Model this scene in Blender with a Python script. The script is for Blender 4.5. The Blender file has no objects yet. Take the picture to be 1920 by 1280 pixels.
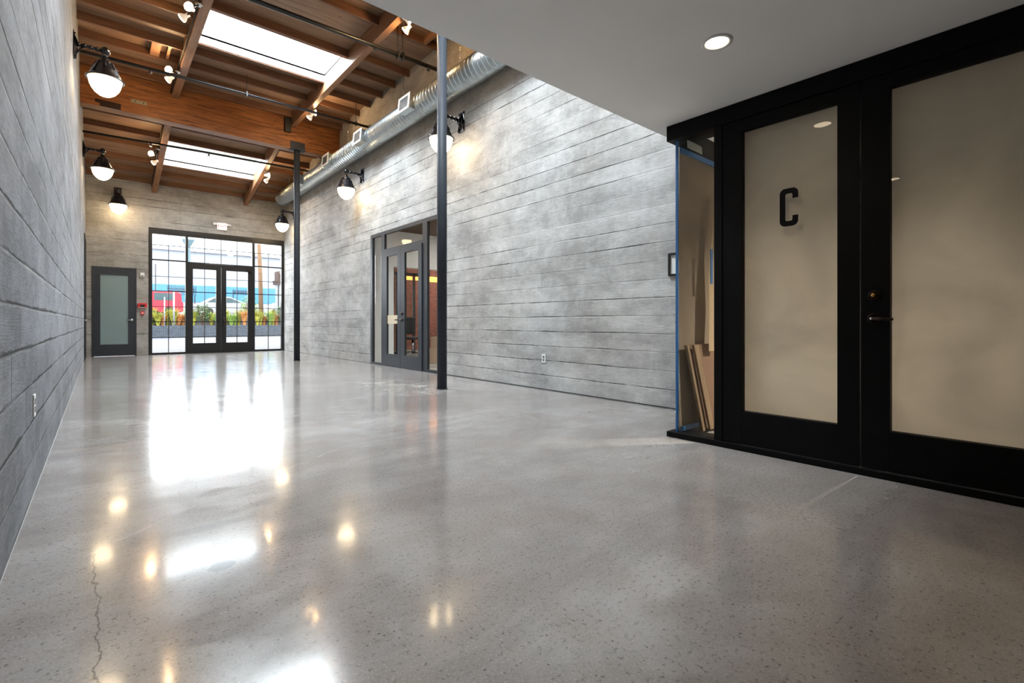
import bpy, math, random
from mathutils import Vector, Matrix
random.seed(7)
SC = bpy.context.scene
COL = SC.collection
PI = math.pi

# ------------------------------------------------------------------ camera
YAW = math.atan(775 / 907.0)
cd = bpy.data.cameras.new('camera')
cam = bpy.data.objects.new('camera', cd)
COL.objects.link(cam)
cam.location = (0, 0, 0.95)
cam.rotation_euler = (PI / 2, 0, -YAW)
cd.sensor_fit = 'HORIZONTAL'
cd.sensor_width = 36.0
cd.lens = 907.0 / 1920 * 36
cd.shift_y = -36 / 1920.0
cd.clip_start = 0.02
cd.clip_end = 500
SC.camera = cam

# ------------------------------------------------------------------ colour management
SC.view_settings.view_transform = 'Standard'
SC.view_settings.look = 'None'
SC.view_settings.gamma = 1
SC.view_settings.use_curve_mapping = False
SC.view_settings.exposure = 0.72

# ------------------------------------------------------------------ overcast sky
w = bpy.data.worlds.new('World')
SC.world = w
w.use_nodes = True
nt = w.node_tree
nt.nodes.clear()
wo = nt.nodes.new('ShaderNodeOutputWorld')
bg = nt.nodes.new('ShaderNodeBackground')
tc = nt.nodes.new('ShaderNodeTexCoord')
sx = nt.nodes.new('ShaderNodeSeparateXYZ')
mr = nt.nodes.new('ShaderNodeMapRange')
mr.inputs['From Min'].default_value = 0.0
mr.inputs['From Max'].default_value = 0.9
mr.inputs['To Min'].default_value = 2.3
mr.inputs['To Max'].default_value = 6.5
nt.links.new(tc.outputs['Generated'], sx.inputs[0])
nt.links.new(sx.outputs['Z'], mr.inputs['Value'])
nt.links.new(mr.outputs[0], bg.inputs['Strength'])
bg.inputs['Color'].default_value = (0.93, 0.97, 1.0, 1)
nt.links.new(bg.outputs[0], wo.inputs[0])

# ------------------------------------------------------------------ daylight through the openings
def area(name, loc, rot, sx_, sy_, power, color=(0.88, 0.95, 1.0), spread=PI):
    l = bpy.data.lights.new(name, 'AREA')
    l.shape = 'RECTANGLE'
    l.size = sx_
    l.size_y = sy_
    l.energy = power
    l.color = color
    l.spread = spread
    o = bpy.data.objects.new(name, l)
    COL.objects.link(o)
    o.location = loc
    o.rotation_euler = rot
    return o

SLOPE = 0.23
def deck2(y):
    return 5.08 + SLOPE * (17.5 - y)
SKY = 375
area('skylight_daylight', (2.43, 9.58, 6.40), (0, 0, 0), 2.3, 1.3, SKY)
area('skylight_daylight', (2.43, 4.78, 6.40), (0, 0, 0), 2.3, 1.3, SKY * 0.85)  # daylight of the added unseen skylight, lifts the front of the hall
area('skylight_daylight', (2.43, 15.6, deck2(15.6) + 0.36), (-math.atan(SLOPE), 0, 0), 2.3, 1.3, SKY * 0.34)
area('entrance_daylight', (2.95, 18.9, 3.4), (-PI / 2 * 0.93, 0, 0), 4.6, 3.4, 230)


# ================================================================== material tools
def new_mat(name):
    m = bpy.data.materials.new(name)
    m.use_nodes = True
    n = m.node_tree
    b = n.nodes['Principled BSDF']
    return m, n, b

class G:
    """small node helper"""
    def __init__(s, nt): s.nt = nt
    def n(s, t, **k):
        a = s.nt.nodes.new(t)
        for kk, v in k.items(): setattr(a, kk, v)
        return a
    def l(s, a, b): s.nt.links.new(a, b)
    def put(s, sock, v):
        if isinstance(v, bpy.types.NodeSocket): s.l(v, sock)
        else: sock.default_value = v
    def m(s, op, a, b=0.0, c=0.0, clamp=False):
        k = s.n('ShaderNodeMath', operation=op, use_clamp=clamp)
        s.put(k.inputs[0], a); s.put(k.inputs[1], b)
        if len(k.inputs) > 2: s.put(k.inputs[2], c)
        return k.outputs[0]
    def mix(s, f, a, b, mode='MIX'):
        k = s.n('ShaderNodeMix', data_type='RGBA', blend_type=mode)
        s.put(k.inputs[0], f)
        s.put(k.inputs[6], a if not isinstance(a, tuple) else (*a, 1) if len(a) == 3 else a)
        s.put(k.inputs[7], b if not isinstance(b, tuple) else (*b, 1) if len(b) == 3 else b)
        return k.outputs[2]
    def mr(s, v, a, b, c, d, smooth=False):
        k = s.n('ShaderNodeMapRange')
        if smooth: k.interpolation_type = 'SMOOTHSTEP'
        s.put(k.inputs[0], v)
        for i, q in enumerate((a, b, c, d)): k.inputs[i + 1].default_value = q
        return k.outputs[0]
    def noise(s, vec, scale, detail=4, rough=0.5, dist=0.0):
        k = s.n('ShaderNodeTexNoise')
        s.put(k.inputs['Vector'], vec)
        k.inputs['Scale'].default_value = scale
        k.inputs['Detail'].default_value = detail
        k.inputs['Roughness'].default_value = rough
        k.inputs['Distortion'].default_value = dist
        return k.outputs[0]
    def white(s, x, y=0.0, z=0.0):
        c = s.xyz(x, y, z)
        k = s.n('ShaderNodeTexWhiteNoise', noise_dimensions='3D')
        s.l(c, k.inputs[0])
        return k.outputs[0]
    def xyz(s, x, y, z):
        c = s.n('ShaderNodeCombineXYZ')
        s.put(c.inputs[0], x); s.put(c.inputs[1], y); s.put(c.inputs[2], z)
        return c.outputs[0]
    def pos(s):
        g = s.n('ShaderNodeNewGeometry')
        q = s.n('ShaderNodeSeparateXYZ')
        s.l(g.outputs['Position'], q.inputs[0])
        return g.outputs['Position'], q.outputs[0], q.outputs[1], q.outputs[2]
    def bump(s, h, strength, dist, normal=None):
        b = s.n('ShaderNodeBump')
        s.put(b.inputs['Height'], h)
        b.inputs['Strength'].default_value = strength
        b.inputs['Distance'].default_value = dist
        if normal is not None: s.l(normal, b.inputs['Normal'])
        return b.outputs[0]

def plain(name, col, rough=0.5, metal=0.0, spec=0.5, var=0.06, scale=9.0, bump=0.0):
    m, n, b = new_mat(name)
    g = G(n)
    p, x, y, z = g.pos()
    ns = g.noise(p, scale, 5)
    f = g.mr(ns, 0.3, 0.7, 1 - var, 1 + var)
    cc = g.mix(1.0, col, g.xyz(f, f, f), 'MULTIPLY')
    g.l(cc, b.inputs['Base Color'])
    b.inputs['Roughness'].default_value = rough
    b.inputs['Metallic'].default_value = metal
    b.inputs['Specular IOR Level'].default_value = spec
    if bump: g.l(g.bump(g.noise(p, scale * 12, 3), bump, 0.002), b.inputs['Normal'])
    return m

def emit(name, col, s):
    m, n, b = new_mat(name)
    b.inputs['Base Color'].default_value = (*col, 1)
    b.inputs['Emission Color'].default_value = (*col, 1)
    b.inputs['Emission Strength'].default_value = s
    return m

def concrete(name, axis, base, dark, tint=0.0, seed=0.0, row_h=0.205, groove=0.0075, grain=1.0, seam_gain=1.0, top=None, blen=4.3, jg=1.0):
    """board formed concrete; axis = horizontal world axis along the wall"""
    m, n, b = new_mat(name)
    g = G(n)
    p, x, y, z = g.pos()
    u = y if axis == 'y' else x
    vec = g.xyz(u, z, seed)
    wob = g.m('MULTIPLY', g.m('SUBTRACT', g.noise(g.xyz(g.m('MULTIPLY', u, 1.2), g.m('MULTIPLY', z, 2.5), seed), 1.0, 3), 0.5), 0.02)
    v = g.m('DIVIDE', g.m('ADD', z, wob), row_h)
    row = g.m('FLOOR', v)
    fv = g.m('FRACT', v)
    rr = g.white(row, seed, 3.3)
    uo = g.m('ADD', g.m('DIVIDE', u, blen), g.m('MULTIPLY', rr, 9.0))
    cell = g.m('FLOOR', uo)
    fu = g.m('FRACT', uo)
    cr = g.white(row, cell, seed + 1.7)
    cr2 = g.white(cell, row, seed + 8.1)
    # distance to horizontal seam in metres
    dv = g.m('MULTIPLY', g.m('MINIMUM', fv, g.m('SUBTRACT', 1.0, fv)), row_h)
    du = g.m('MULTIPLY', g.m('MINIMUM', fu, g.m('SUBTRACT', 1.0, fu)), blen)
    edge = g.noise(vec, 3.1, 5, 0.7)
    wdt = g.mr(edge, 0.36, 0.64, 0.002, groove)
    seam = g.m('SUBTRACT', 1.0, g.m('DIVIDE', dv, wdt), clamp=True)
    # seam strength varies per row and along it
    seam_row = g.m('ROUND', v)
    srr = g.white(seam_row, seed + 5.0, 1.0)
    sstr = g.m('MULTIPLY', g.m('MULTIPLY', g.mr(srr, 0.0, 1.0, 0.05, 1.45), g.mr(g.noise(vec, 0.9, 3), 0.38, 0.58, 0.25, 1.1)), seam_gain, clamp=True)
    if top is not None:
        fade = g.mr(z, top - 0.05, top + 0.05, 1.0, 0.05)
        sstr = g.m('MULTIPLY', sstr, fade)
    seam = g.m('MULTIPLY', seam, sstr)
    joint = g.m('SUBTRACT', 1.0, g.m('DIVIDE', du, 0.005 if jg <= 1 else 0.012), clamp=True)
    joint = g.m('MULTIPLY', joint, g.mr(cr2, 0.60 if jg <= 1 else 0.25, 1.0, 0.0, 0.6 * jg))
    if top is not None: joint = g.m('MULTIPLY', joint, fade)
    gr = g.m('MAXIMUM', seam, joint)
    # tones
    blot = g.noise(g.xyz(g.m('MULTIPLY', u, 0.7), g.m('MULTIPLY', z, 1.3), seed), 1.5, 8, 0.72, 0.25)
    fine = g.noise(g.xyz(g.m('MULTIPLY', u, 3.5), g.m('MULTIPLY', z, 19.0), seed), 1.0, 6, 0.68, 3.5)
    drip = g.noise(g.xyz(g.m('MULTIPLY', u, 7.0), g.m('MULTIPLY', z, 1.6), seed), 1.0, 5, 0.65, 1.5)
    grit = g.noise(vec, 60, 3, 0.6)
    t = g.m('ADD', g.m('ADD', g.m('MULTIPLY', blot, 1.15), -0.125), g.m('MULTIPLY', cr, 0.06 * grain))
    t = g.m('ADD', t, g.m('ADD', g.m('MULTIPLY', drip, 0.20), 0.075))
    t = g.m('ADD', t, g.m('MULTIPLY', fine, 0.40 * grain))
    t = g.m('ADD', t, g.m('MULTIPLY', grit, 0.12))
    t = g.mr(t, 0.57 + 0.20 * grain, 0.93 + 0.20 * grain, 0.0, 1.0)
    c = g.mix(t, dark, base)
    wb = g.mr(g.noise(vec, 0.55, 3), 0.4, 0.62, 0.0, 0.35)
    c = g.mix(wb, c, g.mix(1.0, c, (1.07, 1.0, 0.90), 'MULTIPLY'))
    lip = g.m('MULTIPLY', g.m('MULTIPLY', g.mr(g.m('SUBTRACT', 1.0, fv), 0.02, 0.07, 1.0, 0.0), g.mr(g.white(seam_row, seed + 2.2, 4.0), 0.35, 1.0, 0.0, 0.6)), g.mr(edge, 0.45, 0.6, 0.0, 1.0))
    c = g.mix(lip, c, (0.72, 0.71, 0.69))
    c = g.mix(g.m('MULTIPLY', gr, 0.95), c, (0.03, 0.03, 0.03))
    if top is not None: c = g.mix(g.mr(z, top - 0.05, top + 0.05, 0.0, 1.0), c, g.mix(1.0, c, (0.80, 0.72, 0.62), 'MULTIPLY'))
    g.l(c, b.inputs['Base Color'])
    b.inputs['Roughness'].default_value = 0.75
    b.inputs['Specular IOR Level'].default_value = 0.3
    wv = g.n('ShaderNodeTexWave', wave_type='BANDS', bands_direction='Y')
    g.l(g.xyz(g.m('MULTIPLY', u, 0.8), g.m('ADD', g.m('MULTIPLY', z, 6.0), g.m('MULTIPLY', cr, 10.0)), seed), wv.inputs[0])
    wv.inputs['Scale'].default_value = 4.0
    wv.inputs['Distortion'].default_value = 9.0
    wv.inputs['Detail'].default_value = 3.0
    wv.inputs['Detail Scale'].default_value = 0.7
    h = g.m('ADD', g.m('MULTIPLY', wv.outputs[1], 0.05 * grain), g.m('MULTIPLY', grit, 0.12))
    h = g.m('ADD', h, g.m('ADD', g.m('MULTIPLY', cr, 0.5), g.m('MULTIPLY', fine, 0.5)))
    h = g.m('SUBTRACT', h, g.m('MULTIPLY', gr, 1.6))
    h = g.m('ADD', h, g.m('MULTIPLY', blot, 0.8))
    g.l(g.bump(h, 0.8, 0.006), b.inputs['Normal'])
    return m

def wood(name, c1, c2, c3, axis='x', scale=1.0, rough=0.55, knots=True):
    m, n, b = new_mat(name)
    g = G(n)
    p, x, y, z = g.pos()
    if axis == 'x': vec = g.xyz(g.m('MULTIPLY', x, 0.7), g.m('MULTIPLY', y, 9), g.m('MULTIPLY', z, 9))
    elif axis == 'y': vec = g.xyz(g.m('MULTIPLY', x, 9), g.m('MULTIPLY', y, 0.7), g.m('MULTIPLY', z, 9))
    else: vec = g.xyz(g.m('MULTIPLY', x, 9), g.m('MULTIPLY', y, 9), g.m('MULTIPLY', z, 0.7))
    n1 = g.noise(vec, 2.0 * scale, 6, 0.65, 0.6)
    n2 = g.noise(vec, 9.0 * scale, 4, 0.6, 0.2)
    n3 = g.noise(p, 1.3, 3)
    t = g.m('ADD', g.m('MULTIPLY', n1, 0.8), g.m('MULTIPLY', n2, 0.3))
    t = g.mr(t, 0.42, 0.68, 0, 1)
    c = g.mix(t, c1, c2)
    c = g.mix(g.mr(n3, 0.4, 0.68, 0, 0.6), c, c3)
    if knots:
        vo = g.n('ShaderNodeTexVoronoi')
        g.l(g.xyz(g.m('MULTIPLY', x, 1.0), g.m('MULTIPLY', y, 1.0), z), vo.inputs['Vector'])
        vo.inputs['Scale'].default_value = 3.0
        k = g.mr(vo.outputs['Distance'], 0.02, 0.07, 0.75, 0.0)
        c = g.mix(k, c, (0.05, 0.02, 0.008))
    g.l(c, b.inputs['Base Color'])
    b.inputs['Roughness'].default_value = rough
    b.inputs['Specular IOR Level'].default_value = 0.3
    g.l(g.bump(n2, 0.25, 0.002), b.inputs['Normal'])
    return m

def glass(name, tint=(1, 1, 1), gl=1.0, rough=0.0):
    m, n, b = new_mat(name)
    n.nodes.remove(b)
    g = G(n)
    out = n.nodes['Material Output']
    tr = g.n('ShaderNodeBsdfTransparent'); tr.inputs[0].default_value = (*tint, 1)
    go = g.n('ShaderNodeBsdfGlossy'); go.inputs['Roughness'].default_value = rough
    fr = g.n('ShaderNodeFresnel'); fr.inputs[0].default_value = 1.5
    mx = g.n('ShaderNodeMixShader')
    ge = g.n('ShaderNodeNewGeometry')
    front = g.m('SUBTRACT', 1.0, ge.outputs['Backfacing'])
    g.l(g.m('MULTIPLY', g.m('MULTIPLY', fr.outputs[0], front), gl * 1.5, clamp=True), mx.inputs[0])
    g.l(tr.outputs[0], mx.inputs[1]); g.l(go.outputs[0], mx.inputs[2])
    g.l(mx.outputs[0], out.inputs[0])
    return m

def paper(name, col, trans=0.5, fold=1.0):
    m, n, b = new_mat(name)
    n.nodes.remove(b)
    g = G(n)
    out = n.nodes['Material Output']
    p, x, y, z = g.pos()
    n1 = g.noise(p, 1.6, 5, 0.55, 0.8)
    cc = g.mix(g.mr(n1, 0.35, 0.65, 0, 1), tuple(c * 0.86 for c in col), tuple(c * 1.06 for c in col))
    h = g.m('ADD', g.noise(g.xyz(x, g.m('ADD', y, g.m('MULTIPLY', z, 0.5)), g.m('MULTIPLY', z, 1.2)), 1.5, 3, 0.45, 0.7), g.m('MULTIPLY', g.noise(p, 14, 3), 0.08))
    bn = g.bump(h, 0.55 * fold, 0.03)
    d = g.n('ShaderNodeBsdfDiffuse'); t = g.n('ShaderNodeBsdfTranslucent')
    g.l(cc, d.inputs[0]); g.l(cc, t.inputs[0]); g.l(bn, d.inputs['Normal'])
    mx = g.n('ShaderNodeMixShader'); mx.inputs[0].default_value = trans
    g.l(d.outputs[0], mx.inputs[1]); g.l(t.outputs[0], mx.inputs[2]); g.l(mx.outputs[0], out.inputs[0])
    return m

# ---------------------------------------------------------------- polished concrete floor
def floor_mat():
    m, n, b = new_mat('polished_concrete')
    g = G(n)
    p, x, y, z = g.pos()
    n1 = g.noise(p, 0.75, 6, 0.6, 0.5)
    n2 = g.noise(p, 3.2, 5, 0.6, 0.3)
    stc = g.noise(g.xyz(g.m('MULTIPLY', x, 0.45), g.m('MULTIPLY', y, 1.3), 5.0), 1.5, 7, 0.68, 0.9)
    sp = g.noise(p, 150, 2, 0.6)
    sp2 = g.noise(p, 60, 3, 0.7)
    c = g.mix(g.mr(n1, 0.36, 0.64, 0, 1), (0.245, 0.222, 0.212), (0.365, 0.352, 0.348))
    c = g.mix(g.mr(n2, 0.4, 0.66, 0, 0.5), c, (0.22, 0.178, 0.155))
    c = g.mix(g.mr(stc, 0.40, 0.62, 0.55, 0), c, (0.17, 0.158, 0.15))
    c = g.mix(g.mr(sp, 0.56, 0.68, 0, 0.65), c, (0.40, 0.38, 0.35))
    c = g.mix(g.mr(sp2, 0.32, 0.44, 0.65, 0), c, (0.07, 0.065, 0.06))
    vo = g.n('ShaderNodeTexVoronoi'); g.l(p, vo.inputs['Vector']); vo.inputs['Scale'].default_value = 38
    wn = g.white(vo.outputs['Position'])
    dots = g.m('MULTIPLY', g.mr(vo.outputs['Distance'], 0.10, 0.2, 1, 0), g.mr(wn, 0.72, 0.76, 0, 1))
    c = g.mix(g.m('MULTIPLY', dots, 0.8), c, (0.07, 0.062, 0.058))
    # cracks: world space polylines
    wx = g.m('ADD', x, g.m('MULTIPLY', g.m('SUBTRACT', g.noise(p, 9, 4, 0.7), 0.5), 0.07))
    wy = g.m('ADD', y, g.m('MULTIPLY', g.m('SUBTRACT', g.noise(g.xyz(y, x, 3.0), 9, 4, 0.7), 0.5), 0.07))
    def seg(ax, ay, bx, by):
        dx, dy = bx - ax, by - ay
        L2 = dx * dx + dy * dy
        px = g.m('SUBTRACT', wx, ax); py = g.m('SUBTRACT', wy, ay)
        t = g.m('DIVIDE', g.m('ADD', g.m('MULTIPLY', px, dx), g.m('MULTIPLY', py, dy)), L2, clamp=True)
        ex = g.m('SUBTRACT', px, g.m('MULTIPLY', t, dx)); ey = g.m('SUBTRACT', py, g.m('MULTIPLY', t, dy))
        return g.m('SQRT', g.m('ADD', g.m('MULTIPLY', ex, ex), g.m('MULTIPLY', ey, ey)))
    def chain(pts):
        d = None
        for a, c2 in zip(pts, pts[1:]):
            s = seg(*a, *c2)
            d = s if d is None else g.m('MINIMUM', d, s)
        return d
    d1 = chain([(-0.02, 2.62), (0.0, 2.1), (-0.005, 1.55), (0.0, 1.2)])
    d2 = chain([(-0.05, 2.62), (0.35, 2.95), (0.95, 3.35), (1.35, 3.6)])
    c = g.mix(g.mr(d1, 0.0, 0.004, 0.85, 0), c, (0.06, 0.055, 0.05))
    c = g.mix(g.m('MULTIPLY', g.mr(d2, 0.0, 0.012, 0.45, 0), g.mr(g.noise(p, 6, 4), 0.4, 0.6, 0.1, 1)), c, (0.46, 0.44, 0.42))
    # oval filled plug and small scars
    def ell(cx, cy, rx, ry):
        a = g.m('DIVIDE', g.m('SUBTRACT', wx, cx), rx); b2 = g.m('DIVIDE', g.m('SUBTRACT', wy, cy), ry)
        return g.m('SQRT', g.m('ADD', g.m('MULTIPLY', a, a), g.m('MULTIPLY', b2, b2)))
    e1 = ell(0.364, 2.174, 0.05, 0.045)
    c = g.mix(g.mr(e1, 0.85, 0.98, 0.8, 0), c, (0.13, 0.14, 0.15))
    c = g.mix(g.m('MULTIPLY', g.mr(e1, 0.85, 0.98, 0, 1), g.mr(e1, 1.0, 1.15, 0.3, 0)), c, (0.36, 0.35, 0.34))
    e4 = ell(0.42, 2.62, 0.20, 0.05)
    c = g.mix(g.mr(e4, 0.7, 1.0, 0.5, 0), c, (0.14, 0.135, 0.13))
    # scuffed patch by the side doors
    e2 = ell(3.42, 6.55, 0.65, 1.35)
    patch = g.m('MULTIPLY', g.mr(e2, 0.4, 1.1, 1, 0), g.mr(g.noise(p, 3.4, 7, 0.75), 0.45, 0.66, 0, 1))
    c = g.mix(g.m('MULTIPLY', patch, 0.75), c, (0.38, 0.36, 0.33))
    # ground trench strip in front of the glazed front
    bx = g.m('MULTIPLY', g.mr(wx, 2.52, 2.66, 0, 1), g.mr(wy, 0.62, 0.74, 0, 1))
    bx = g.m('MULTIPLY', bx, g.mr(wy, 1.9, 2.4, 1, 0))
    c = g.mix(g.m('MULTIPLY', bx, 0.22), c, g.mix(g.mr(sp2, 0.42, 0.55, 0, 1), (0.12, 0.11, 0.10), (0.40, 0.38, 0.36)))
    g.l(c, b.inputs['Base Color'])
    st = g.noise(g.xyz(g.m('MULTIPLY', x, 0.8), g.m('MULTIPLY', y, 1.6), 0.0), 4.5, 7, 0.7, 0.8)
    r = g.mr(st, 0.35, 0.65, 0.13, 0.22)
    r = g.m('ADD', r, g.m('MULTIPLY', patch, 0.30))
    r = g.m('ADD', r, g.m('MULTIPLY', bx, 0.16))
    g.l(r, b.inputs['Roughness'])
    b.inputs['Specular IOR Level'].default_value = 0.38
    b.inputs['Coat Weight'].default_value = 0.30
    b.inputs['Coat Roughness'].default_value = 0.07
    hh = g.m('ADD', g.m('MULTIPLY', g.noise(p, 1.6, 3), 1.0), g.m('MULTIPLY', g.noise(p, 9, 3), 0.10))
    hh = g.m('SUBTRACT', hh, g.m('MULTIPLY', g.mr(d1, 0.0, 0.005, 1, 0), 0.15))
    g.l(g.bump(hh, 0.16, 0.008), b.inputs['Normal'])
    return m

M = {}
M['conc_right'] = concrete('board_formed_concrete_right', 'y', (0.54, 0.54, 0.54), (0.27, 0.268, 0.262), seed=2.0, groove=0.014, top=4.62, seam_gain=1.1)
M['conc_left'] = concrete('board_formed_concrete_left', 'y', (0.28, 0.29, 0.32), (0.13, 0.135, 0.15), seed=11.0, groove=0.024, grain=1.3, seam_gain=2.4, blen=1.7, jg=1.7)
M['conc_end'] = concrete('board_formed_concrete_end', 'x', (0.41, 0.395, 0.375), (0.22, 0.21, 0.195), seed=23.0, groove=0.016, grain=1.3)
M['floor'] = floor_mat()
M['deck'] = wood('plywood_deck', (0.16, 0.090, 0.052), (0.31, 0.195, 0.118), (0.23, 0.13, 0.074), 'x', 0.6)
M['joist'] = wood('joist_fir', (0.095, 0.040, 0.020), (0.21, 0.105, 0.052), (0.15, 0.062, 0.030), 'x', 1.0)
M['purlin'] = wood('purlin_glulam', (0.17, 0.075, 0.033), (0.30, 0.155, 0.078), (0.24, 0.11, 0.05), 'y', 1.0)
M['beam'] = wood('glulam_beam', (0.07, 0.020, 0.005), (0.33, 0.125, 0.032), (0.19, 0.058, 0.012), 'x', 1.2)
M['curb'] = plain('skylight_curb_boards', (0.80, 0.76, 0.70), 0.7)
M['white'] = plain('white_drywall', (0.88, 0.87, 0.85), 0.85, spec=0.2, var=0.02, scale=2)
M['white2'] = plain('white_paint', (0.8, 0.8, 0.8), 0.7, var=0.02)
M['black'] = plain('black_steel', (0.006, 0.006, 0.0065), 0.42, var=0.15)
M['store'] = plain('black_painted_timber', (0.0028, 0.0028, 0.003), 0.5, spec=0.12, var=0.2)
M['navy'] = plain('charcoal_blue_paint', (0.022, 0.026, 0.034), 0.38, var=0.1)
M['column'] = plain('dark_column_paint', (0.034, 0.038, 0.046), 0.5, spec=0.12, var=0.1)
M['lampmetal'] = plain('lamp_enamel', (0.012, 0.012, 0.016), 0.22, metal=0.3, spec=0.7, var=0.1)
M['galv'] = plain('galvanised_steel', (0.42, 0.46, 0.47), 0.30, metal=0.88, var=0.12, scale=9)
M['grille'] = plain('register_metal', (0.22, 0.22, 0.23), 0.5, metal=0.5)
M['dark'] = plain('dark_void', (0.02, 0.02, 0.02), 0.8)
M['chrome'] = plain('brushed_nickel', (0.6, 0.6, 0.6), 0.25, metal=1.0)
M['bronze'] = plain('dark_bronze', (0.045, 0.03, 0.025), 0.3, metal=0.8)
M['brass'] = plain('brass', (0.45, 0.24, 0.08), 0.4, metal=1.0)
M['plastic'] = plain('white_plastic', (0.75, 0.75, 0.73), 0.4, var=0.02)
M['red'] = plain('fire_red', (0.62, 0.02, 0.025), 0.35)
M['frost'] = plain('frosted_glass', (0.20, 0.27, 0.27), 0.28, spec=0.6, var=0.03, scale=2)
M['glass'] = glass('clear_glass')
M['glass_in'] = glass('interior_glass', (0.96, 0.97, 0.96), 0.38)
M['lens'] = glass('skylight_glazing', (0.97, 0.99, 1.0), 0.6)
M['kraft'] = paper('kraft_paper', (0.36, 0.295, 0.225), 0.35, 0.6)
M['paper'] = paper('beige_masking_paper', (0.61, 0.575, 0.52), 0.5, 1.6)
M['plasticfilm'] = paper('crumpled_film', (0.62, 0.66, 0.62), 0.5, 1.5)
M['tape'] = plain('blue_tape', (0.015, 0.12, 0.34), 0.5)
M['cardboard'] = plain('cardboard', (0.34, 0.21, 0.12), 0.8)
M['plank'] = wood('pale_plank', (0.17, 0.11, 0.06), (0.26, 0.18, 0.10), (0.21, 0.14, 0.075), 'z')
M['brick'] = None
M['globe'] = emit('lamp_globe', (1.0, 0.76, 0.46), 14.0)
M['bulb'] = emit('flood_bulb', (1.0, 0.66, 0.32), 230.0)
M['bulb_rim'] = emit('flood_bulb_side', (1.0, 0.80, 0.60), 0.25)
M['dl'] = emit('downlight_lens', (1.0, 0.80, 0.55), 14.0)
M['exit_red'] = emit('exit_letters', (0.9, 0.06, 0.05), 0.9)
M['exit_face'] = emit('exit_face', (1.0, 0.86, 0.84), 0.55)

def brick_mat(name, c1, c2, mortar, sc):
    m, n, b = new_mat(name)
    g = G(n)
    p, x, y, z = g.pos()
    br = g.n('ShaderNodeTexBrick')
    g.l(g.xyz(x, z, y), br.inputs['Vector'])
    br.inputs['Color1'].default_value = (*c1, 1); br.inputs['Color2'].default_value = (*c2, 1); br.inputs['Mortar'].default_value = (*mortar, 1)
    br.inputs['Scale'].default_value = sc
    br.inputs['Mortar Size'].default_value = 0.03
    g.l(br.outputs[0], b.inputs['Base Color'])
    g.l(g.bump(br.outputs[1], -0.6, 0.01), b.inputs['Normal'])
    b.inputs['Roughness'].default_value = 0.85
    return m
M['brick'] = brick_mat('red_brick', (0.26, 0.075, 0.04), (0.16, 0.045, 0.03), (0.10, 0.08, 0.07), 4.0)

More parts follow.
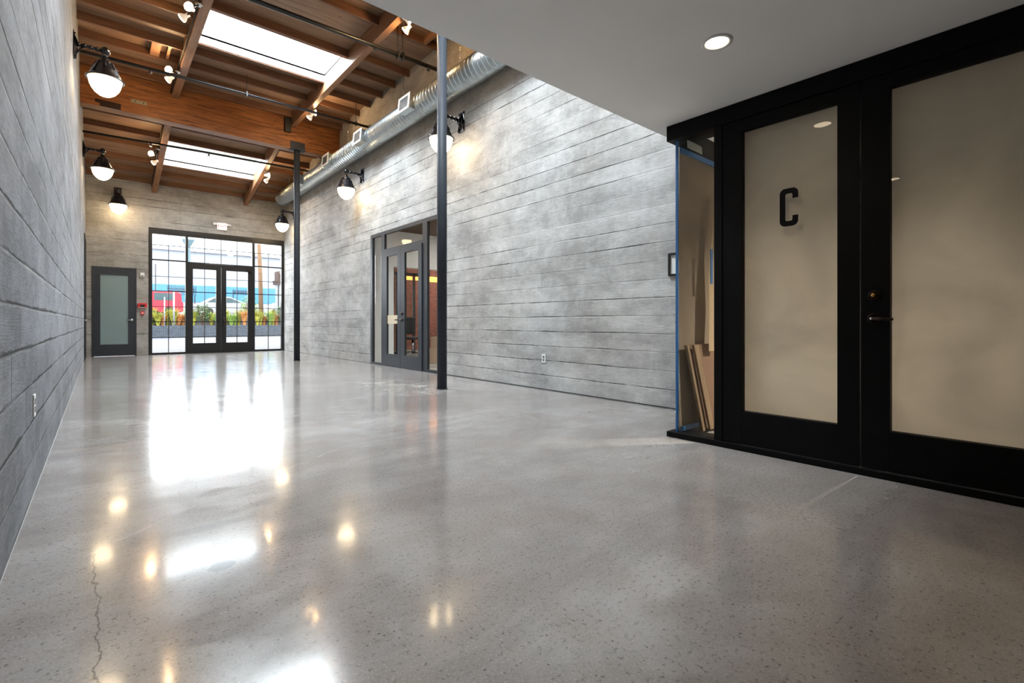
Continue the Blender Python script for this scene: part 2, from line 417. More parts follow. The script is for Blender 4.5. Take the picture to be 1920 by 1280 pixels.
# ================================================================== mesh tools
class MB:
    def __init__(s): s.v = []; s.f = []; s.sm = []
    def box(s, x0, x1, y0, y1, z0, z1):
        k = len(s.v)
        s.v += [(x0, y0, z0), (x1, y0, z0), (x1, y1, z0), (x0, y1, z0), (x0, y0, z1), (x1, y0, z1), (x1, y1, z1), (x0, y1, z1)]
        for q in ((0, 3, 2, 1), (4, 5, 6, 7), (0, 1, 5, 4), (1, 2, 6, 5), (2, 3, 7, 6), (3, 0, 4, 7)):
            s.f.append(tuple(k + i for i in q)); s.sm.append(False)
        return s
    def hexa(s, pts):
        k = len(s.v); s.v += [tuple(p) for p in pts]
        for q in ((0, 3, 2, 1), (4, 5, 6, 7), (0, 1, 5, 4), (1, 2, 6, 5), (2, 3, 7, 6), (3, 0, 4, 7)):
            s.f.append(tuple(k + i for i in q)); s.sm.append(False)
        return s
    def tube(s, pts, r, n=16, caps=True, smooth=True):
        pts = [Vector(p) for p in pts]
        rs = r if isinstance(r, (list, tuple)) else [r] * len(pts)
        k = len(s.v)
        up = None
        for i, p in enumerate(pts):
            a = pts[max(i - 1, 0)]; b = pts[min(i + 1, len(pts) - 1)]
            t = (b - a)
            t = t.normalized() if t.length > 1e-9 else Vector((0, 0, 1))
            if up is None:
                up = Vector((0, 0, 1)) if abs(t.z) < 0.9 else Vector((1, 0, 0))
            e1 = t.cross(up)
            if e1.length < 1e-6: e1 = t.cross(Vector((0, 1, 0)))
            e1.normalize(); e2 = t.cross(e1).normalized(); up = -e2 if False else e1.cross(t)
            for j in range(n):
                an = 2 * PI * j / n
                q = p + (e1 * math.cos(an) + e2 * math.sin(an)) * rs[i]
                s.v.append(tuple(q))
        for i in range(len(pts) - 1):
            for j in range(n):
                a = k + i * n + j; b = k + i * n + (j + 1) % n
                s.f.append((a, b, b + n, a + n)); s.sm.append(smooth)
        if caps:
            s.f.append(tuple(k + j for j in range(n - 1, -1, -1))); s.sm.append(False)
            s.f.append(tuple(k + (len(pts) - 1) * n + j for j in range(n))); s.sm.append(False)
        return s
    def lathe(s, c, prof, n=32, axis=Vector((0, 0, 1)), smooth=True):
        """prof: (radius, height along axis)"""
        axis = Vector(axis).normalized()
        q = Vector((0, 0, 1)).rotation_difference(axis).to_matrix()
        c = Vector(c)
        k = len(s.v)
        for r, h in prof:
            for j in range(n):
                an = 2 * PI * j / n
                s.v.append(tuple(c + q @ Vector((r * math.cos(an), r * math.sin(an), h))))
        for i in range(len(prof) - 1):
            for j in range(n):
                a = k + i * n + j; b = k + i * n + (j + 1) % n
                s.f.append((a, b, b + n, a + n)); s.sm.append(smooth)
        return s
    def prism(s, poly, d0, d1, plane='yz'):
        """poly in 2D, extruded between d0 and d1 along the third axis"""
        k = len(s.v); n = len(poly)
        for d in (d0, d1):
            for a, b in poly:
                s.v.append({'yz': (d, a, b), 'xz': (a, d, b), 'xy': (a, b, d)}[plane])
        s.f.append(tuple(k + i for i in range(n - 1, -1, -1))); s.sm.append(False)
        s.f.append(tuple(k + n + i for i in range(n))); s.sm.append(False)
        for i in range(n):
            j = (i + 1) % n
            s.f.append((k + i, k + j, k + n + j, k + n + i)); s.sm.append(False)
        return s
    def sphere(s, c, r, n=20, m=12, sc=(1, 1, 1)):
        prof = [(max(r * math.sin(PI * i / m), 1e-5), -r * math.cos(PI * i / m)) for i in range(m + 1)]
        k = len(s.v)
        s.lathe((0, 0, 0), prof, n)
        for i in range(k, len(s.v)):
            v = s.v[i]; s.v[i] = (c[0] + v[0] * sc[0], c[1] + v[1] * sc[1], c[2] + v[2] * sc[2])
        return s
    def build(s, name, mat, parent=None, bevel=0.0):
        off = Vector((0, 0, 0))
        q = parent
        while q is not None:
            off += Vector(q.location); q = q.parent
        me = bpy.data.meshes.new(name)
        me.from_pydata([tuple(Vector(v) - off) for v in s.v], [], s.f)
        for p, f in zip(me.polygons, s.sm): p.use_smooth = f
        me.materials.append(mat)
        me.update()
        o = bpy.data.objects.new(name, me)
        COL.objects.link(o)
        if parent: o.parent = parent
        if bevel:
            b = o.modifiers.new('bevel', 'BEVEL'); b.width = bevel; b.segments = 2; b.limit_method = 'ANGLE'
        return o

def tag(o, label=None, cat=None, group=None, kind=None):
    if label: o['label'] = label
    if cat: o['category'] = cat
    if group: o['group'] = group
    if kind: o['kind'] = kind
    return o
def empty(name, loc):
    o = bpy.data.objects.new(name, None)
    o.empty_display_size = 0.1
    COL.objects.link(o)
    o.location = loc
    return o
def box(name, mat, parent, *a, bevel=0.0):
    return MB().box(*a).build(name, mat, parent, bevel)
def kids(o): return [c for c in COL.objects if c.parent == o]
def copy_tree(o, parent=None):
    c = o.copy(); COL.objects.link(c); c.parent = parent
    for ch in kids(o): copy_tree(ch, c)
    return c
ORD = ['first', 'second', 'third', 'fourth', 'fifth', 'sixth', 'seventh', 'eighth', 'ninth', 'tenth', 'eleventh', 'twelfth']

XL, XR = -0.273, 4.78
YE = 17.5
# ================================================================== structure
tag(box('floor', M['floor'], None, XL - 0.25, XR + 0.0, -4.2, YE + 0.12, -0.12, 0.0), 'polished grey brown concrete floor of the long hall', 'floor', kind='structure')
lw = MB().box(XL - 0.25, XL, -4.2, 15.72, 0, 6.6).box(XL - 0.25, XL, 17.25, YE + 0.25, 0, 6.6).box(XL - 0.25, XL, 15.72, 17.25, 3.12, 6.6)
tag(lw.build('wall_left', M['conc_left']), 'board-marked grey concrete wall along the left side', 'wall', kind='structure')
rw = MB().box(XR, XR + 0.22, 2.30, 7.55, 0, 6.6).box(XR, XR + 0.22, 10.61, YE + 0.25, 0, 6.6).box(XR, XR + 0.22, 7.55, 10.61, 2.95, 6.6)
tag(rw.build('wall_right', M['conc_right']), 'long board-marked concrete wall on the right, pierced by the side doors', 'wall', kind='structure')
ew = MB().box(XL, -0.145, YE, YE + 0.25, 0, 6.6).box(-0.145, 0.824, YE, YE + 0.25, 2.49, 6.6).box(0.824, 1.10, YE, YE + 0.25, 0, 6.6).box(1.10, XR, YE, YE + 0.25, 3.71, 6.6)
tag(ew.build('wall_back', M['conc_end']), 'concrete end wall around the glazed entrance', 'wall', kind='structure')
tag(box('wall_front', plain('dim_end_wall', (0.30, 0.27, 0.24), 0.9), None, XL, XR + 2.5, -4.35, -4.2, 0, 2.58), 'wall behind the viewpoint', 'wall', kind='structure')
tag(box('ceiling', M['white'], None, XL, XR + 2.45, -4.2, 2.355, 2.58, 2.9), 'flat white lowered ceiling with round downlights', 'ceiling', kind='structure')
tag(box('wall_mezzanine', M['white'], None, XL, XR, 2.20, 2.355, 2.9, 6.05), 'white wall rising above the edge of the lowered ceiling', 'wall', kind='structure')
bs = box('baseboard_right', M['dark'], None, XR - 0.006, XR, 2.31, 7.5, 0.0, 0.012); tag(bs, 'thin dark joint at the foot of the right concrete wall', 'joint', kind='structure')
bs = box('baseboard_left', plain('grey_sealant', (0.36, 0.36, 0.36), 0.6), None, XL, XL + 0.003, -4.1, 15.7, 0.0, 0.006); tag(bs, 'thin pale joint at the foot of the left concrete wall', 'joint', kind='structure')

# ---------------------------------------------------------------- roof deck with skylight openings
DZ = 6.05
PX = [(1.17, 1.30), (3.56, 3.67)]
dk = MB()
ox0, ox1 = 1.30, 3.56
for y0, y1, full in ((2.355, 4.2, 1), (4.2, 5.36, 0), (5.36, 9.0, 1), (9.0, 10.15, 0), (10.15, 12.78, 1)):
    if full: dk.box(XL, XR, y0, y1, DZ, DZ + 0.04)
    else: dk.box(XL, ox0, y0, y1, DZ, DZ + 0.04).box(ox1, XR, y0, y1, DZ, DZ + 0.04)
def slab(mb, x0, x1, y0, y1, dz0, dz1):
    a0, a1 = deck2(y0), deck2(y1)
    mb.hexa([(x0, y0, a0 + dz0), (x1, y0, a0 + dz0), (x1, y1, a1 + dz0), (x0, y1, a1 + dz0), (x0, y0, a0 + dz1), (x1, y0, a0 + dz1), (x1, y1, a1 + dz1), (x0, y1, a1 + dz1)])
tag(dk.build('ceiling', M['deck']), 'flat plywood roof deck over the nearer tall part of the hall', 'ceiling', kind='structure')
dk = MB()
for y0, y1, full in ((12.78, 15.0, 1), (15.0, 16.2, 0), (16.2, YE, 1)):
    if full: slab(dk, XL, XR, y0, y1, 0, 0.04)
    else: slab(dk, XL, ox0, y0, y1, 0, 0.04); slab(dk, ox1, XR, y0, y1, 0, 0.04)
tag(dk.build('ceiling', M['deck']), 'sloping plywood roof deck over the far part of the hall', 'ceiling', kind='structure')

# big glulam cross beams
b1 = box('timber_crossbeam', M['beam'], None, XL, XR, 12.5, 12.775, 5.2, DZ - 0.002, bevel=0.006)
tag(b1, 'deep orange-brown laminated crossbeam spanning the hall above the far steel column', 'beam')
b2 = box('timber_crossbeam', M['beam'], None, XL, XR, 5.80, 6.08, 5.2, DZ - 0.002, bevel=0.006)
tag(b2, 'laminated crossbeam resting on the nearer steel column, hidden by the white ceiling', 'beam')
# purlins
for i, (x0, x1) in enumerate(PX):
    nm = ('left', 'right')[i]
    o = box('timber_purlin', M['purlin'], None, x0, x1, 6.08, 12.5, 5.73, DZ - 0.001, bevel=0.004)
    tag(o, 'long wooden roof purlin at the %s side of the nearer skylight' % nm, 'beam')
    mb = MB(); slab(mb, x0, x1, 12.78, YE - 0.001, -0.36, -0.001)
    o = mb.build('timber_purlin', M['purlin'], None, 0.004)
    tag(o, 'sloping wooden purlin at the %s side of the far skylight' % nm, 'beam')
    o = box('timber_purlin', M['purlin'], None, x0, x1, 2.36, 5.80, 5.73, DZ - 0.001)
    tag(o, 'wooden purlin above the white ceiling at the %s side, hidden from view' % nm, 'beam')
# joists of the nearer bay
STRIP = [(XL, PX[0][0], 'left'), (PX[0][1], PX[1][0], 'middle'), (PX[1][1], XR, 'right')]
JY = [12.36, 11.85, 11.24, 10.63, 10.19, 9.41, 8.80, 7.60, 7.0, 6.4]
for k, (x0, x1, nm) in enumerate(STRIP):
    js = [y for y in JY if not (k == 1 and y in (9.41,))]
    if k != 1: js = [10.02 if y == 10.19 else y for y in js]
    if k == 1: js = [8.92 if y == 8.80 else y for y in js]
    for i, y in enumerate(js):
        wdt = 0.04 if not (k == 1 and y in (8.92,)) else 0.09
        o = box('roof_joist', M['joist'], None, x0 + 0.001, x1 - 0.001, y - wdt / 2, y + wdt / 2, 5.91, DZ - 0.001, bevel=0.003)
        tag(o, 'wooden joist under the nearer roof bay, %s strip, %s from the big crossbeam' % (nm, ORD[i]), 'joist', 'joists of the nearer roof bay, %s strip' % nm)
J2 = [13.1, 13.7, 14.3, 14.92, 15.5, 16.28, 16.85, 17.42]
for k, (x0, x1, nm) in enumerate(STRIP):
    js = [y for y in J2 if not (k == 1 and y == 15.5)]
    for i, y in enumerate(js):
        mb = MB(); slab(mb, x0 + 0.001, x1 - 0.001, y - 0.02, y + 0.02, -0.14, -0.001)
        o = mb.build('roof_joist', M['joist'], None, 0.003)
        tag(o, 'wooden joist under the sloping far roof bay, %s strip, %s past the big crossbeam' % (nm, ORD[i]), 'joist', 'joists of the far roof bay, %s strip' % nm)
# blocking pieces
for i, (x, y0, y1) in enumerate(((0.72, 10.66, 11.21), (0.96, 10.66, 11.21))):
    o = box('blocking', M['purlin'], None, x, x + (0.14 if i == 0 else 0.045), y0, y1, 5.925, DZ - 0.002)
    tag(o, ['wide pale wood block between joists left of the left purlin', 'narrow pale wood block between joists beside the left purlin'][i], 'block')
mb = MB(); slab(mb, 0.62, 0.76, 13.13, 13.68, -0.13, -0.001)
tag(mb.build('blocking', M['purlin']), 'pale wood block between far joists just past the crossbeam', 'block')
o = box('blocking', M['purlin'], None, 4.40, 4.45, 7.03, 7.575, 5.90, DZ - 0.002)
tag(o, 'short wooden block under the deck beside the nearer column top', 'block')
# steel plates on the beam
tag(MB().box(0.02, 0.34, 12.485, 12.5, 5.20, 5.33).box(-0.05, 0.02, 12.487, 12.5, 5.27, 5.33).build('beam_bracket', M['bronze']), 'dark steel bracket at the lower left of the crossbeam', 'bracket')
t = empty('beam_strap', (0.62, 12.49, 5.45))
box('plate', plain('old_galvanised', (0.20, 0.18, 0.13), 0.5, metal=0.4), t, 0.50, 0.76, 12.492, 12.5, 5.42, 5.49)
for bx_ in (0.70, 0.57): MB().tube([(bx_, 12.485, 5.455), (bx_, 12.494, 5.455)], 0.012, 8).build('bolt', M['dark'], t)
tag(t, 'small weathered metal strap bolted on the crossbeam near the nearest left lamp', 'strap')
tag(MB().box(3.42, 3.555, 12.4, 12.5, 5.56, 5.9).build('purlin_hanger', M['black']), 'black steel hanger where the right purlin meets the crossbeam', 'bracket')

# ---------------------------------------------------------------- skylights
def skylight(idx, y0, y1, label, slope=False):
    t = empty('window_%d' % idx, (2.43, (y0 + y1) / 2, DZ))
    tag(t, label, 'skylight', kind='structure')
    d = (lambda y: deck2(y)) if slope else (lambda y: DZ)
    def sl(mb, x0, x1, a, b, h0, h1):
        mb.hexa([(x0, a, d(a) + h0), (x1, a, d(a) + h0), (x1, b, d(b) + h0), (x0, b, d(b) + h0), (x0, a, d(a) + h1), (x1, a, d(a) + h1), (x1, b, d(b) + h1), (x0, b, d(b) + h1)])
    mb = MB()
    sl(mb, ox0 - 0.04, ox0, y0 - 0.04, y1 + 0.04, -0.02, 0.24); sl(mb, ox1, ox1 + 0.04, y0 - 0.04, y1 + 0.04, -0.02, 0.24)
    sl(mb, ox0, ox1, y0 - 0.04, y0, -0.02, 0.24); sl(mb, ox0, ox1, y1, y1 + 0.04, -0.12, 0.075); sl(mb, ox0, ox1, y1, y1 + 0.04, 0.081, 0.15); sl(mb, ox0, ox1, y1, y1 + 0.04, 0.156, 0.24)
    mb.build('curb', M['curb'], t)
    mb = MB()
    for a, b, c, e in ((ox0, ox0 + 0.02, y0, y1), (ox1 - 0.02, ox1, y0, y1), (ox0, ox1, y0, y0 + 0.02), (ox0, ox1, y1 - 0.02, y1)):
        sl(mb, a, b, c, e, 0.16, 0.18)
    mb.build('glazing_bar', M['curb'], t)
    mb = MB(); sl(mb, ox0, ox1, y0, y1, 0.20, 0.205)
    mb.build('pane', M['lens'], t)
skylight(1, 9.0, 10.15, 'bright rectangular skylight in the nearer roof bay')
skylight(2, 15.0, 16.2, 'bright rectangular skylight in the far sloping roof bay', True)
skylight(3, 4.2, 5.36, 'skylight above the white ceiling edge, hidden from view')  # added out of view to brighten the front of the hall

# ---------------------------------------------------------------- conduits on the purlins + sprinkler pipes
def pipe(name, pts, r, mat, label, heads=(), clamps=()):
    t = empty(name, pts[0])
    MB().tube(pts, r, 12).build('pipe_run', mat, t)
    for h in heads:
        MB().tube([(h[0], h[1], h[2]), (h[0], h[1], h[2] - 0.05)], 0.018, 10).lathe((h[0], h[1], h[2] - 0.05), [(0.012, 0), (0.03, -0.012), (0.03, -0.018), (0.001, -0.02)], 12).build('sprinkler_head', mat, t)
    for c in clamps:
        MB().box(c[0] - 0.012, c[0] + 0.012, c[1] - r * 1.5, c[1] + r * 1.5, c[2] - r * 1.6, c[2] + r * 1.6).tube([(c[0], c[1], c[2]), (c[0], c[1], c[3])], 0.006, 6).build('hanger', M['black'], t)
    tag(t, label, 'pipe')
    return t
pipe('sprinkler_pipe', [(XL, 10.8, 5.47), (2.2, 10.8, 5.51), (XR, 10.8, 5.52)], 0.028, M['black'], 'dark sprinkler pipe crossing below the near bay by the big crossbeam', [(0.7, 10.8, 5.48)], [(2.25, 10.8, 5.51, 5.9), (4.5, 10.8, 5.52, 6.0)])
pipe('sprinkler_pipe', [(XL, 7.5, 5.44), (1.7, 7.5, 5.46), (XR, 7.5, 5.50)], 0.034, M['black'], 'thick dark sprinkler pipe crossing below the roof nearest the viewer', [(3.45, 7.5, 5.49), (4.45, 7.5, 5.49)], [(3.86, 7.5, 5.49, 6.04), (3.95, 7.5, 5.49, 6.04)])
pipe('sprinkler_pipe', [(XL, 14.5, 5.235), (2.2, 14.5, 5.30), (XR, 14.5, 5.33)], 0.026, M['black'], 'thin dark sprinkler pipe crossing in front of the far skylight', [(0.95, 14.5, 5.25), (2.15, 14.5, 5.29), (4.2, 14.5, 5.32)], [])
pipe('electrical_conduit', [(1.155, 6.1, 5.80), (1.155, 12.45, 5.80)], 0.012, M['dark'], 'thin conduit running along the left purlin of the nearer bay', [], [])
o = pipe('electrical_conduit', [(1.155, 12.82, deck2(12.82) - 0.25), (1.155, 17.3, deck2(17.3) - 0.25)], 0.012, M['dark'], 'thin conduit running along the left purlin of the far bay')
o = pipe('electrical_conduit', [(3.685, 12.82, deck2(12.82) - 0.33), (3.685, 17.3, deck2(17.3) - 0.33)], 0.014, M['dark'], 'thin conduit running along the right purlin of the far bay')
o = pipe('electrical_conduit', [(3.685, 6.12, 5.77), (3.685, 12.4, 5.77)], 0.012, M['dark'], 'thin conduit running along the right purlin of the nearer bay')

# ---------------------------------------------------------------- twin flood lamps
def flood(base, lit, other, label):
    """base on the purlin; lit/other: (pos, dir)"""
    t = empty('flood_lamp', base)
    tag(t, label, 'lamp', 'twin flood lamps on the roof purlins')
    b = Vector(base)
    MB().lathe(b, [(0.001, 0.03), (0.05, 0.03), (0.05, -0.015), (0.001, -0.015)], 16).build('junction_box', M['chrome'], t)
    for (p, d, on) in (lit, other):
        p = Vector(p); d = Vector(d).normalized()
        ar = MB().tube([b, (b + p) / 2 + Vector((0, 0, -0.01)), p - d * 0.05], 0.012, 8)
        ar.build('arm', M['bronze'], t)
        hd = MB().lathe(p, [(0.001, -0.10), (0.028, -0.10), (0.03, -0.05), (0.062, 0.0), (0.066, 0.02), (0.062, 0.02)], 20, d).build('bulb_reflector', M['bulb_rim'], t)
        MB().lathe(p + d * 0.018, [(0.062, 0.0), (0.055, 0.012), (0.03, 0.02), (0.001, 0.022)], 20, d).build('bulb_face', M['bulb'], hd)
CV = Vector((0, 0, 0.95))
def toward(p, mixv, k):
    return (CV - Vector(p)).normalized() * k + Vector(mixv)
for base, p1, p2, lab in (
    ((1.14, 8.55, 5.70), (1.0, 8.376, 5.52), (0.97, 8.80, 5.56), 'twin flood lamp on the left purlin nearest the viewer'),
    ((1.14, 11.12, 5.70), (1.0, 11.03, 5.66), (1.0, 11.10, 5.51), 'twin flood lamp on the left purlin just before the crossbeam'),
    ((1.14, 15.05, 5.30), (0.99, 14.9, 5.12), (1.05, 15.0, 4.94), 'twin flood lamp on the left purlin beside the far skylight')):
    flood(base, (p1, toward(p1, (-0.5, 0, 0.25), 1.0), True), (p2, (-0.75, 0.50, -0.55), False), lab)
for base, p1, p2, lab in (
    ((3.69, 11.25, 5.72), (3.69, 11.15, 5.66), (3.60, 11.2, 5.55), 'twin flood lamp under the right purlin just before the crossbeam'),
    ((3.69, 15.2, 5.25), (3.69, 15.05, 5.15), (3.65, 15.1, 5.00), 'twin flood lamp under the right purlin beside the far skylight'),
    ((3.69, 6.9, 5.75), (3.66, 6.75, 5.64), (3.72, 6.95, 5.60), 'flood lamp on the right purlin at the edge of the white ceiling')):
    flood(base, (p1, toward(p1, (0.9, 0.5, 0.3), 1.0), True), (p2, (-0.45, 0.62, -0.6), False), lab)

# ---------------------------------------------------------------- columns
def column(x, y, top, label, cap):
    t = empty('steel_column', (x, y, 0))
    MB().tube([(x, y, 0.012), (x, y, top)], 0.07, 28).build('post', M['column'], t)
    MB().tube([(x, y, 0), (x, y, 0.012)], 0.078, 28).build('foot_plate', M['column'], t)
    mb = MB().box(x - 0.17, x + 0.17, y - 0.155 if cap else y - 0.1, y + 0.10, top - 0.012, top)
    mb.box(x - 0.17, x + 0.17, 12.488 if cap else y - 0.16, 12.4995 if cap else y - 0.148, top - 0.02, top + 0.19)
    mb.build('cap_plate', M['column'], t)
    tag(t, label, 'column')
column(3.73, 12.56, 5.2, 'dark steel column with a T-shaped cap under the big crossbeam', True)
column(3.72, 5.89, 5.2, 'nearer round dark steel column in front of the side doors', False)

# ---------------------------------------------------------------- wall lamps
def wall_lamp(kind, X, Y, Z, L, label):
    # built pointing along +X from a wall at X
    t = empty('wall_lamp', (X, Y, Z))
    mb = MB()
    mb.box(X, X + 0.012, Y - 0.085, Y + 0.085, Z - 0.19, Z + 0.15)
    for s in (-1, 1):
        mb.hexa([(X + 0.012, Y + s * 0.08 - 0.01, Z - 0.18), (X + 0.03, Y + s * 0.08 - 0.01, Z - 0.18), (X + 0.03, Y + s * 0.08 + 0.01, Z - 0.18), (X + 0.012, Y + s * 0.08 + 0.01, Z - 0.18),
                 (X + 0.012, Y - s * 0.02 - 0.01, Z + 0.13), (X + 0.06, Y - s * 0.02 - 0.01, Z + 0.0), (X + 0.06, Y - s * 0.02 + 0.01, Z + 0.0), (X + 0.012, Y - s * 0.02 + 0.01, Z + 0.13)])
    for zz in (-0.16, 0.12):
        for yy in (-0.06, 0.06): mb.tube([(X + 0.01, Y + yy, Z + zz), (X + 0.028, Y + yy, Z + zz)], 0.012, 8)
    mb.build('wall_bracket', M['lampmetal'], t)
    mb = MB().tube([(X + 0.01, Y, Z), (X + L, Y, Z)], 0.022, 14)
    for f in (0.12, 0.30, 0.5, 0.7): mb.tube([(X + L * f, Y, Z), (X + L * f + 0.035, Y, Z)], 0.033, 14)
    mb.tube([(X + 0.02, Y, Z - 0.15), (X + 0.1, Y, Z - 0.02)], 0.012, 8)
    mb.build('arm', M['lampmetal'], t)
    cx = X + L
    MB().sphere((cx, Y, Z), 0.058, 18, 10, (1, 1, 1.15)).tube([(cx, Y, Z), (cx, Y, Z - 0.12)], 0.026, 14).build('knuckle', M['lampmetal'], t)
    z0 = Z
    sh = MB().lathe((cx, Y, z0), [(0.028, -0.08), (0.045, -0.10), (0.05, -0.13), (0.085, -0.15), (0.098, -0.17), (0.098, -0.20), (0.118, -0.215), (0.14, -0.26), (0.165, -0.31), (0.185, -0.36), (0.20, -0.385), (0.225, -0.40), (0.225, -0.415), (0.195, -0.417), (0.18, -0.36), (0.12, -0.24), (0.05, -0.16)], 40)
    for j in range(8):
        an = j * PI / 4
        sh.tube([(cx + math.cos(an) * 0.10, Y + math.sin(an) * 0.10, z0 - 0.17), (cx + math.cos(an) * 0.152, Y + math.sin(an) * 0.152, z0 - 0.27)], 0.006, 6)
    sh = sh.build('lamp_shade', M['lampmetal'], t)
    MB().lathe((cx, Y, z0), [(0.19, -0.405), (0.188, -0.44), (0.178, -0.49), (0.155, -0.545), (0.12, -0.595), (0.07, -0.635), (0.03, -0.65), (0.001, -0.653)], 36).build('glass_globe', M['globe'], sh)
    tag(t, label, 'lamp', 'industrial wall lamps with glowing globes')
    return t
def place_lamp(X, Y, Z, L, rot, label, src=None):
    o = wall_lamp('w', 0, 0, 0, L, label)
    o.location = (X, Y, Z); o.rotation_euler = (0, 0, rot)
    return o
place_lamp(XL, 9.16, 4.87, 0.345, 0, 'large black wall lamp on the left concrete wall, nearest the viewer')
place_lamp(XL, 14.35, 4.82, 0.34, 0, 'black wall lamp on the left concrete wall, in front of the far bay')
place_lamp(XR, 6.93, 4.43, 0.42, PI, 'black wall lamp on the right wall half hidden by the nearer column')
place_lamp(XR, 11.07, 4.46, 0.40, PI, 'black wall lamp on the right wall between the two steel columns')
place_lamp(XR, 16.3, 4.45, 0.38, PI, 'small black wall lamp on the right wall near the entrance corner')
place_lamp(0.41, YE, 4.58, 0.38, -PI / 2, 'black wall lamp on the end wall above the frosted door')

# ---------------------------------------------------------------- spiral duct
t = empty('spiral_duct', (4.52, 4.5, 4.94))
R0 = 0.205
dr = MB().tube([(4.52, 16.7, 4.94), (4.52, 10.0, 4.94), (4.52, 4.62, 4.94)], R0, 44)
y = 16.6
while y > 4.7:
    dr.tube([(4.52, y, 4.94), (4.52, y - 0.004, 4.94), (4.52, y - 0.012, 4.94), (4.52, y - 0.016, 4.94)], [R0 - 0.001, R0 + 0.006, R0 + 0.006, R0 - 0.001], 44, caps=False, smooth=False)
    y -= 0.105
dr.build('duct_run', M['galv'], t)
# elbow rising beyond the nearest run
el = []
for i in range(13):
    a = i / 12 * PI / 2 * 0.9
    el.append((4.52 - 0.0, 4.62 - 0.5 * math.sin(a), 4.94 + 0.5 * (1 - math.cos(a))))
MB().tube(el, 0.214, 36, smooth=False).tube([el[-1], (4.52, 4.05, 6.0)], 0.205, 36).build('elbow', M['galv'], t)
MB().tube([(4.52, 4.66, 4.94), (4.52, 4.60, 4.94)], 0.222, 36).build('collar', M['galv'], t)
MB().tube([(4.52, 16.7, 4.94), (4.52, 16.74, 4.94)], 0.215, 36).build('end_cap', M['galv'], t)
for yy in (6.6, 8.55, 11.3, 13.4, 16.0):
    MB().tube([(4.52, yy, 5.14), (4.52, yy, 5.92)], 0.005, 6).build('hanger_wire', M['chrome'], t)
for i, yy in enumerate((8.0, 10.1, 12.05, 14.3)):
    # saddle box tilted down and towards the room
    rg = empty('duct_register', (4.36, yy, 4.90)); rg.parent = t; rg.location = Vector((4.36, yy, 4.90)) - Vector(t.location)
    d = Vector((-1, 0, 0.10)).normalized(); u = Vector((0, 1, 0)); v = d.cross(u)
    if v.z < 0: v = -v
    c0 = Vector((4.40, yy, 4.93)); c1 = c0 + d * 0.16
    hw, hh = 0.19, 0.125
    def P(c, a, b): return tuple(c + u * a * hw + v * b * hh)
    MB().hexa([P(c0, -1, -1), P(c0, 1, -1), P(c1, 1, -1), P(c1, -1, -1), P(c0, -1, 1), P(c0, 1, 1), P(c1, 1, 1), P(c1, -1, 1)]).build('register_box', M['galv'], t); rgb = COL.objects[-1]
    c2 = c1 + d * 0.012
    fr = MB()
    for a0, a1, b0_, b1_ in ((-1.12, 1.12, 0.82, 1.15), (-1.12, 1.12, -1.15, -0.82), (-1.12, -0.86, -0.82, 0.82), (0.86, 1.12, -0.82, 0.82)):
        fr.hexa([P(c1, a0, b0_), P(c1, a1, b0_), P(c2, a1, b0_), P(c2, a0, b0_), P(c1, a0, b1_), P(c1, a1, b1_), P(c2, a1, b1_), P(c2, a0, b1_)])
    fr.build('grille_frame', M['plastic'], rgb)
    sl = MB()
    for k in range(9):
        a = -0.8 + k * 0.2
        cm = c1 + d * 0.006
        sl.hexa([P(c1, a, -0.8), P(c1, a + 0.035, -0.8), P(cm, a + 0.035, -0.8), P(cm, a, -0.8), P(c1, a, 0.8), P(c1, a + 0.035, 0.8), P(cm, a + 0.035, 0.8), P(cm, a, 0.8)])
    sl.build('grille_louvres', M['grille'], rgb)
    c3 = c1 + d * 0.002
    MB().hexa([P(c1, -.85, -.82), P(c1, .85, -.82), P(c3, .85, -.82), P(c3, -.85, -.82), P(c1, -.85, .82), P(c1, .85, .82), P(c3, .85, .82), P(c3, -.85, .82)]).build('grille_opening', M['dark'], rgb)
    bpy.data.objects.remove(rg)
tag(t, 'galvanised spiral air duct with four registers high along the right wall', 'duct')

# ================================================================== glazed entrance in the end wall
def frame_rect(mb, axis, a0, a1, z0, z1, w_, d0, d1, wt=None, wb=None):
    """rectangular frame; axis x: a = x, d = y ; axis y: a = y, d = x"""
    wt = w_ if wt is None else wt; wb = w_ if wb is None else wb
    def bx(p0, p1, q0, q1):
        if axis == 'x': mb.box(p0, p1, d0, d1, q0, q1)
        else: mb.box(d0, d1, p0, p1, q0, q1)
    bx(a0, a0 + w_, z0, z1); bx(a1 - w_, a1, z0, z1)
    bx(a0 + w_, a1 - w_, z1 - wt, z1)
    if wb > 0: bx(a0 + w_, a1 - w_, z0, z0 + wb)
    return mb
ZT, ZM = 3.71, 2.80
t = glazing = empty('window_4', (2.95, YE + 0.05, 0)); tag(t, 'large black steel framed glazing around the entrance doors in the end wall', 'window', kind='structure')
mb = MB(); frame_rect(mb, 'x', 1.10, XR, 0, ZT, 0.085, YE - 0.01, YE + 0.10, 0.18, 0.06)
mb.box(1.19, XR - 0.09, YE - 0.018, YE - 0.01, ZT - 0.12, ZT - 0.055)
mb.build('frame', M['black'], t)
for x0, x1, z1 in ((2.008, 2.043, ZT - 0.18), (3.825, 3.872, ZT - 0.18)):
    box('mullion', M['black'], t, x0 - 0.015, x1 + 0.015, YE, YE + 0.09, 0.0, z1)
mb = MB().box(1.185, 1.995, YE, YE + 0.08, ZM - 0.04, ZM).box(3.885, XR - 0.085, YE, YE + 0.08, ZM - 0.04, ZM)
mb.build('transom_bar', M['black'], t)
box('door_header', M['black'], t, 2.055, 3.81, YE, YE + 0.09, ZM - 0.13, ZM - 0.02)
MZ = [0.50, 0.966, 1.411, 1.87, 2.30, 3.22]
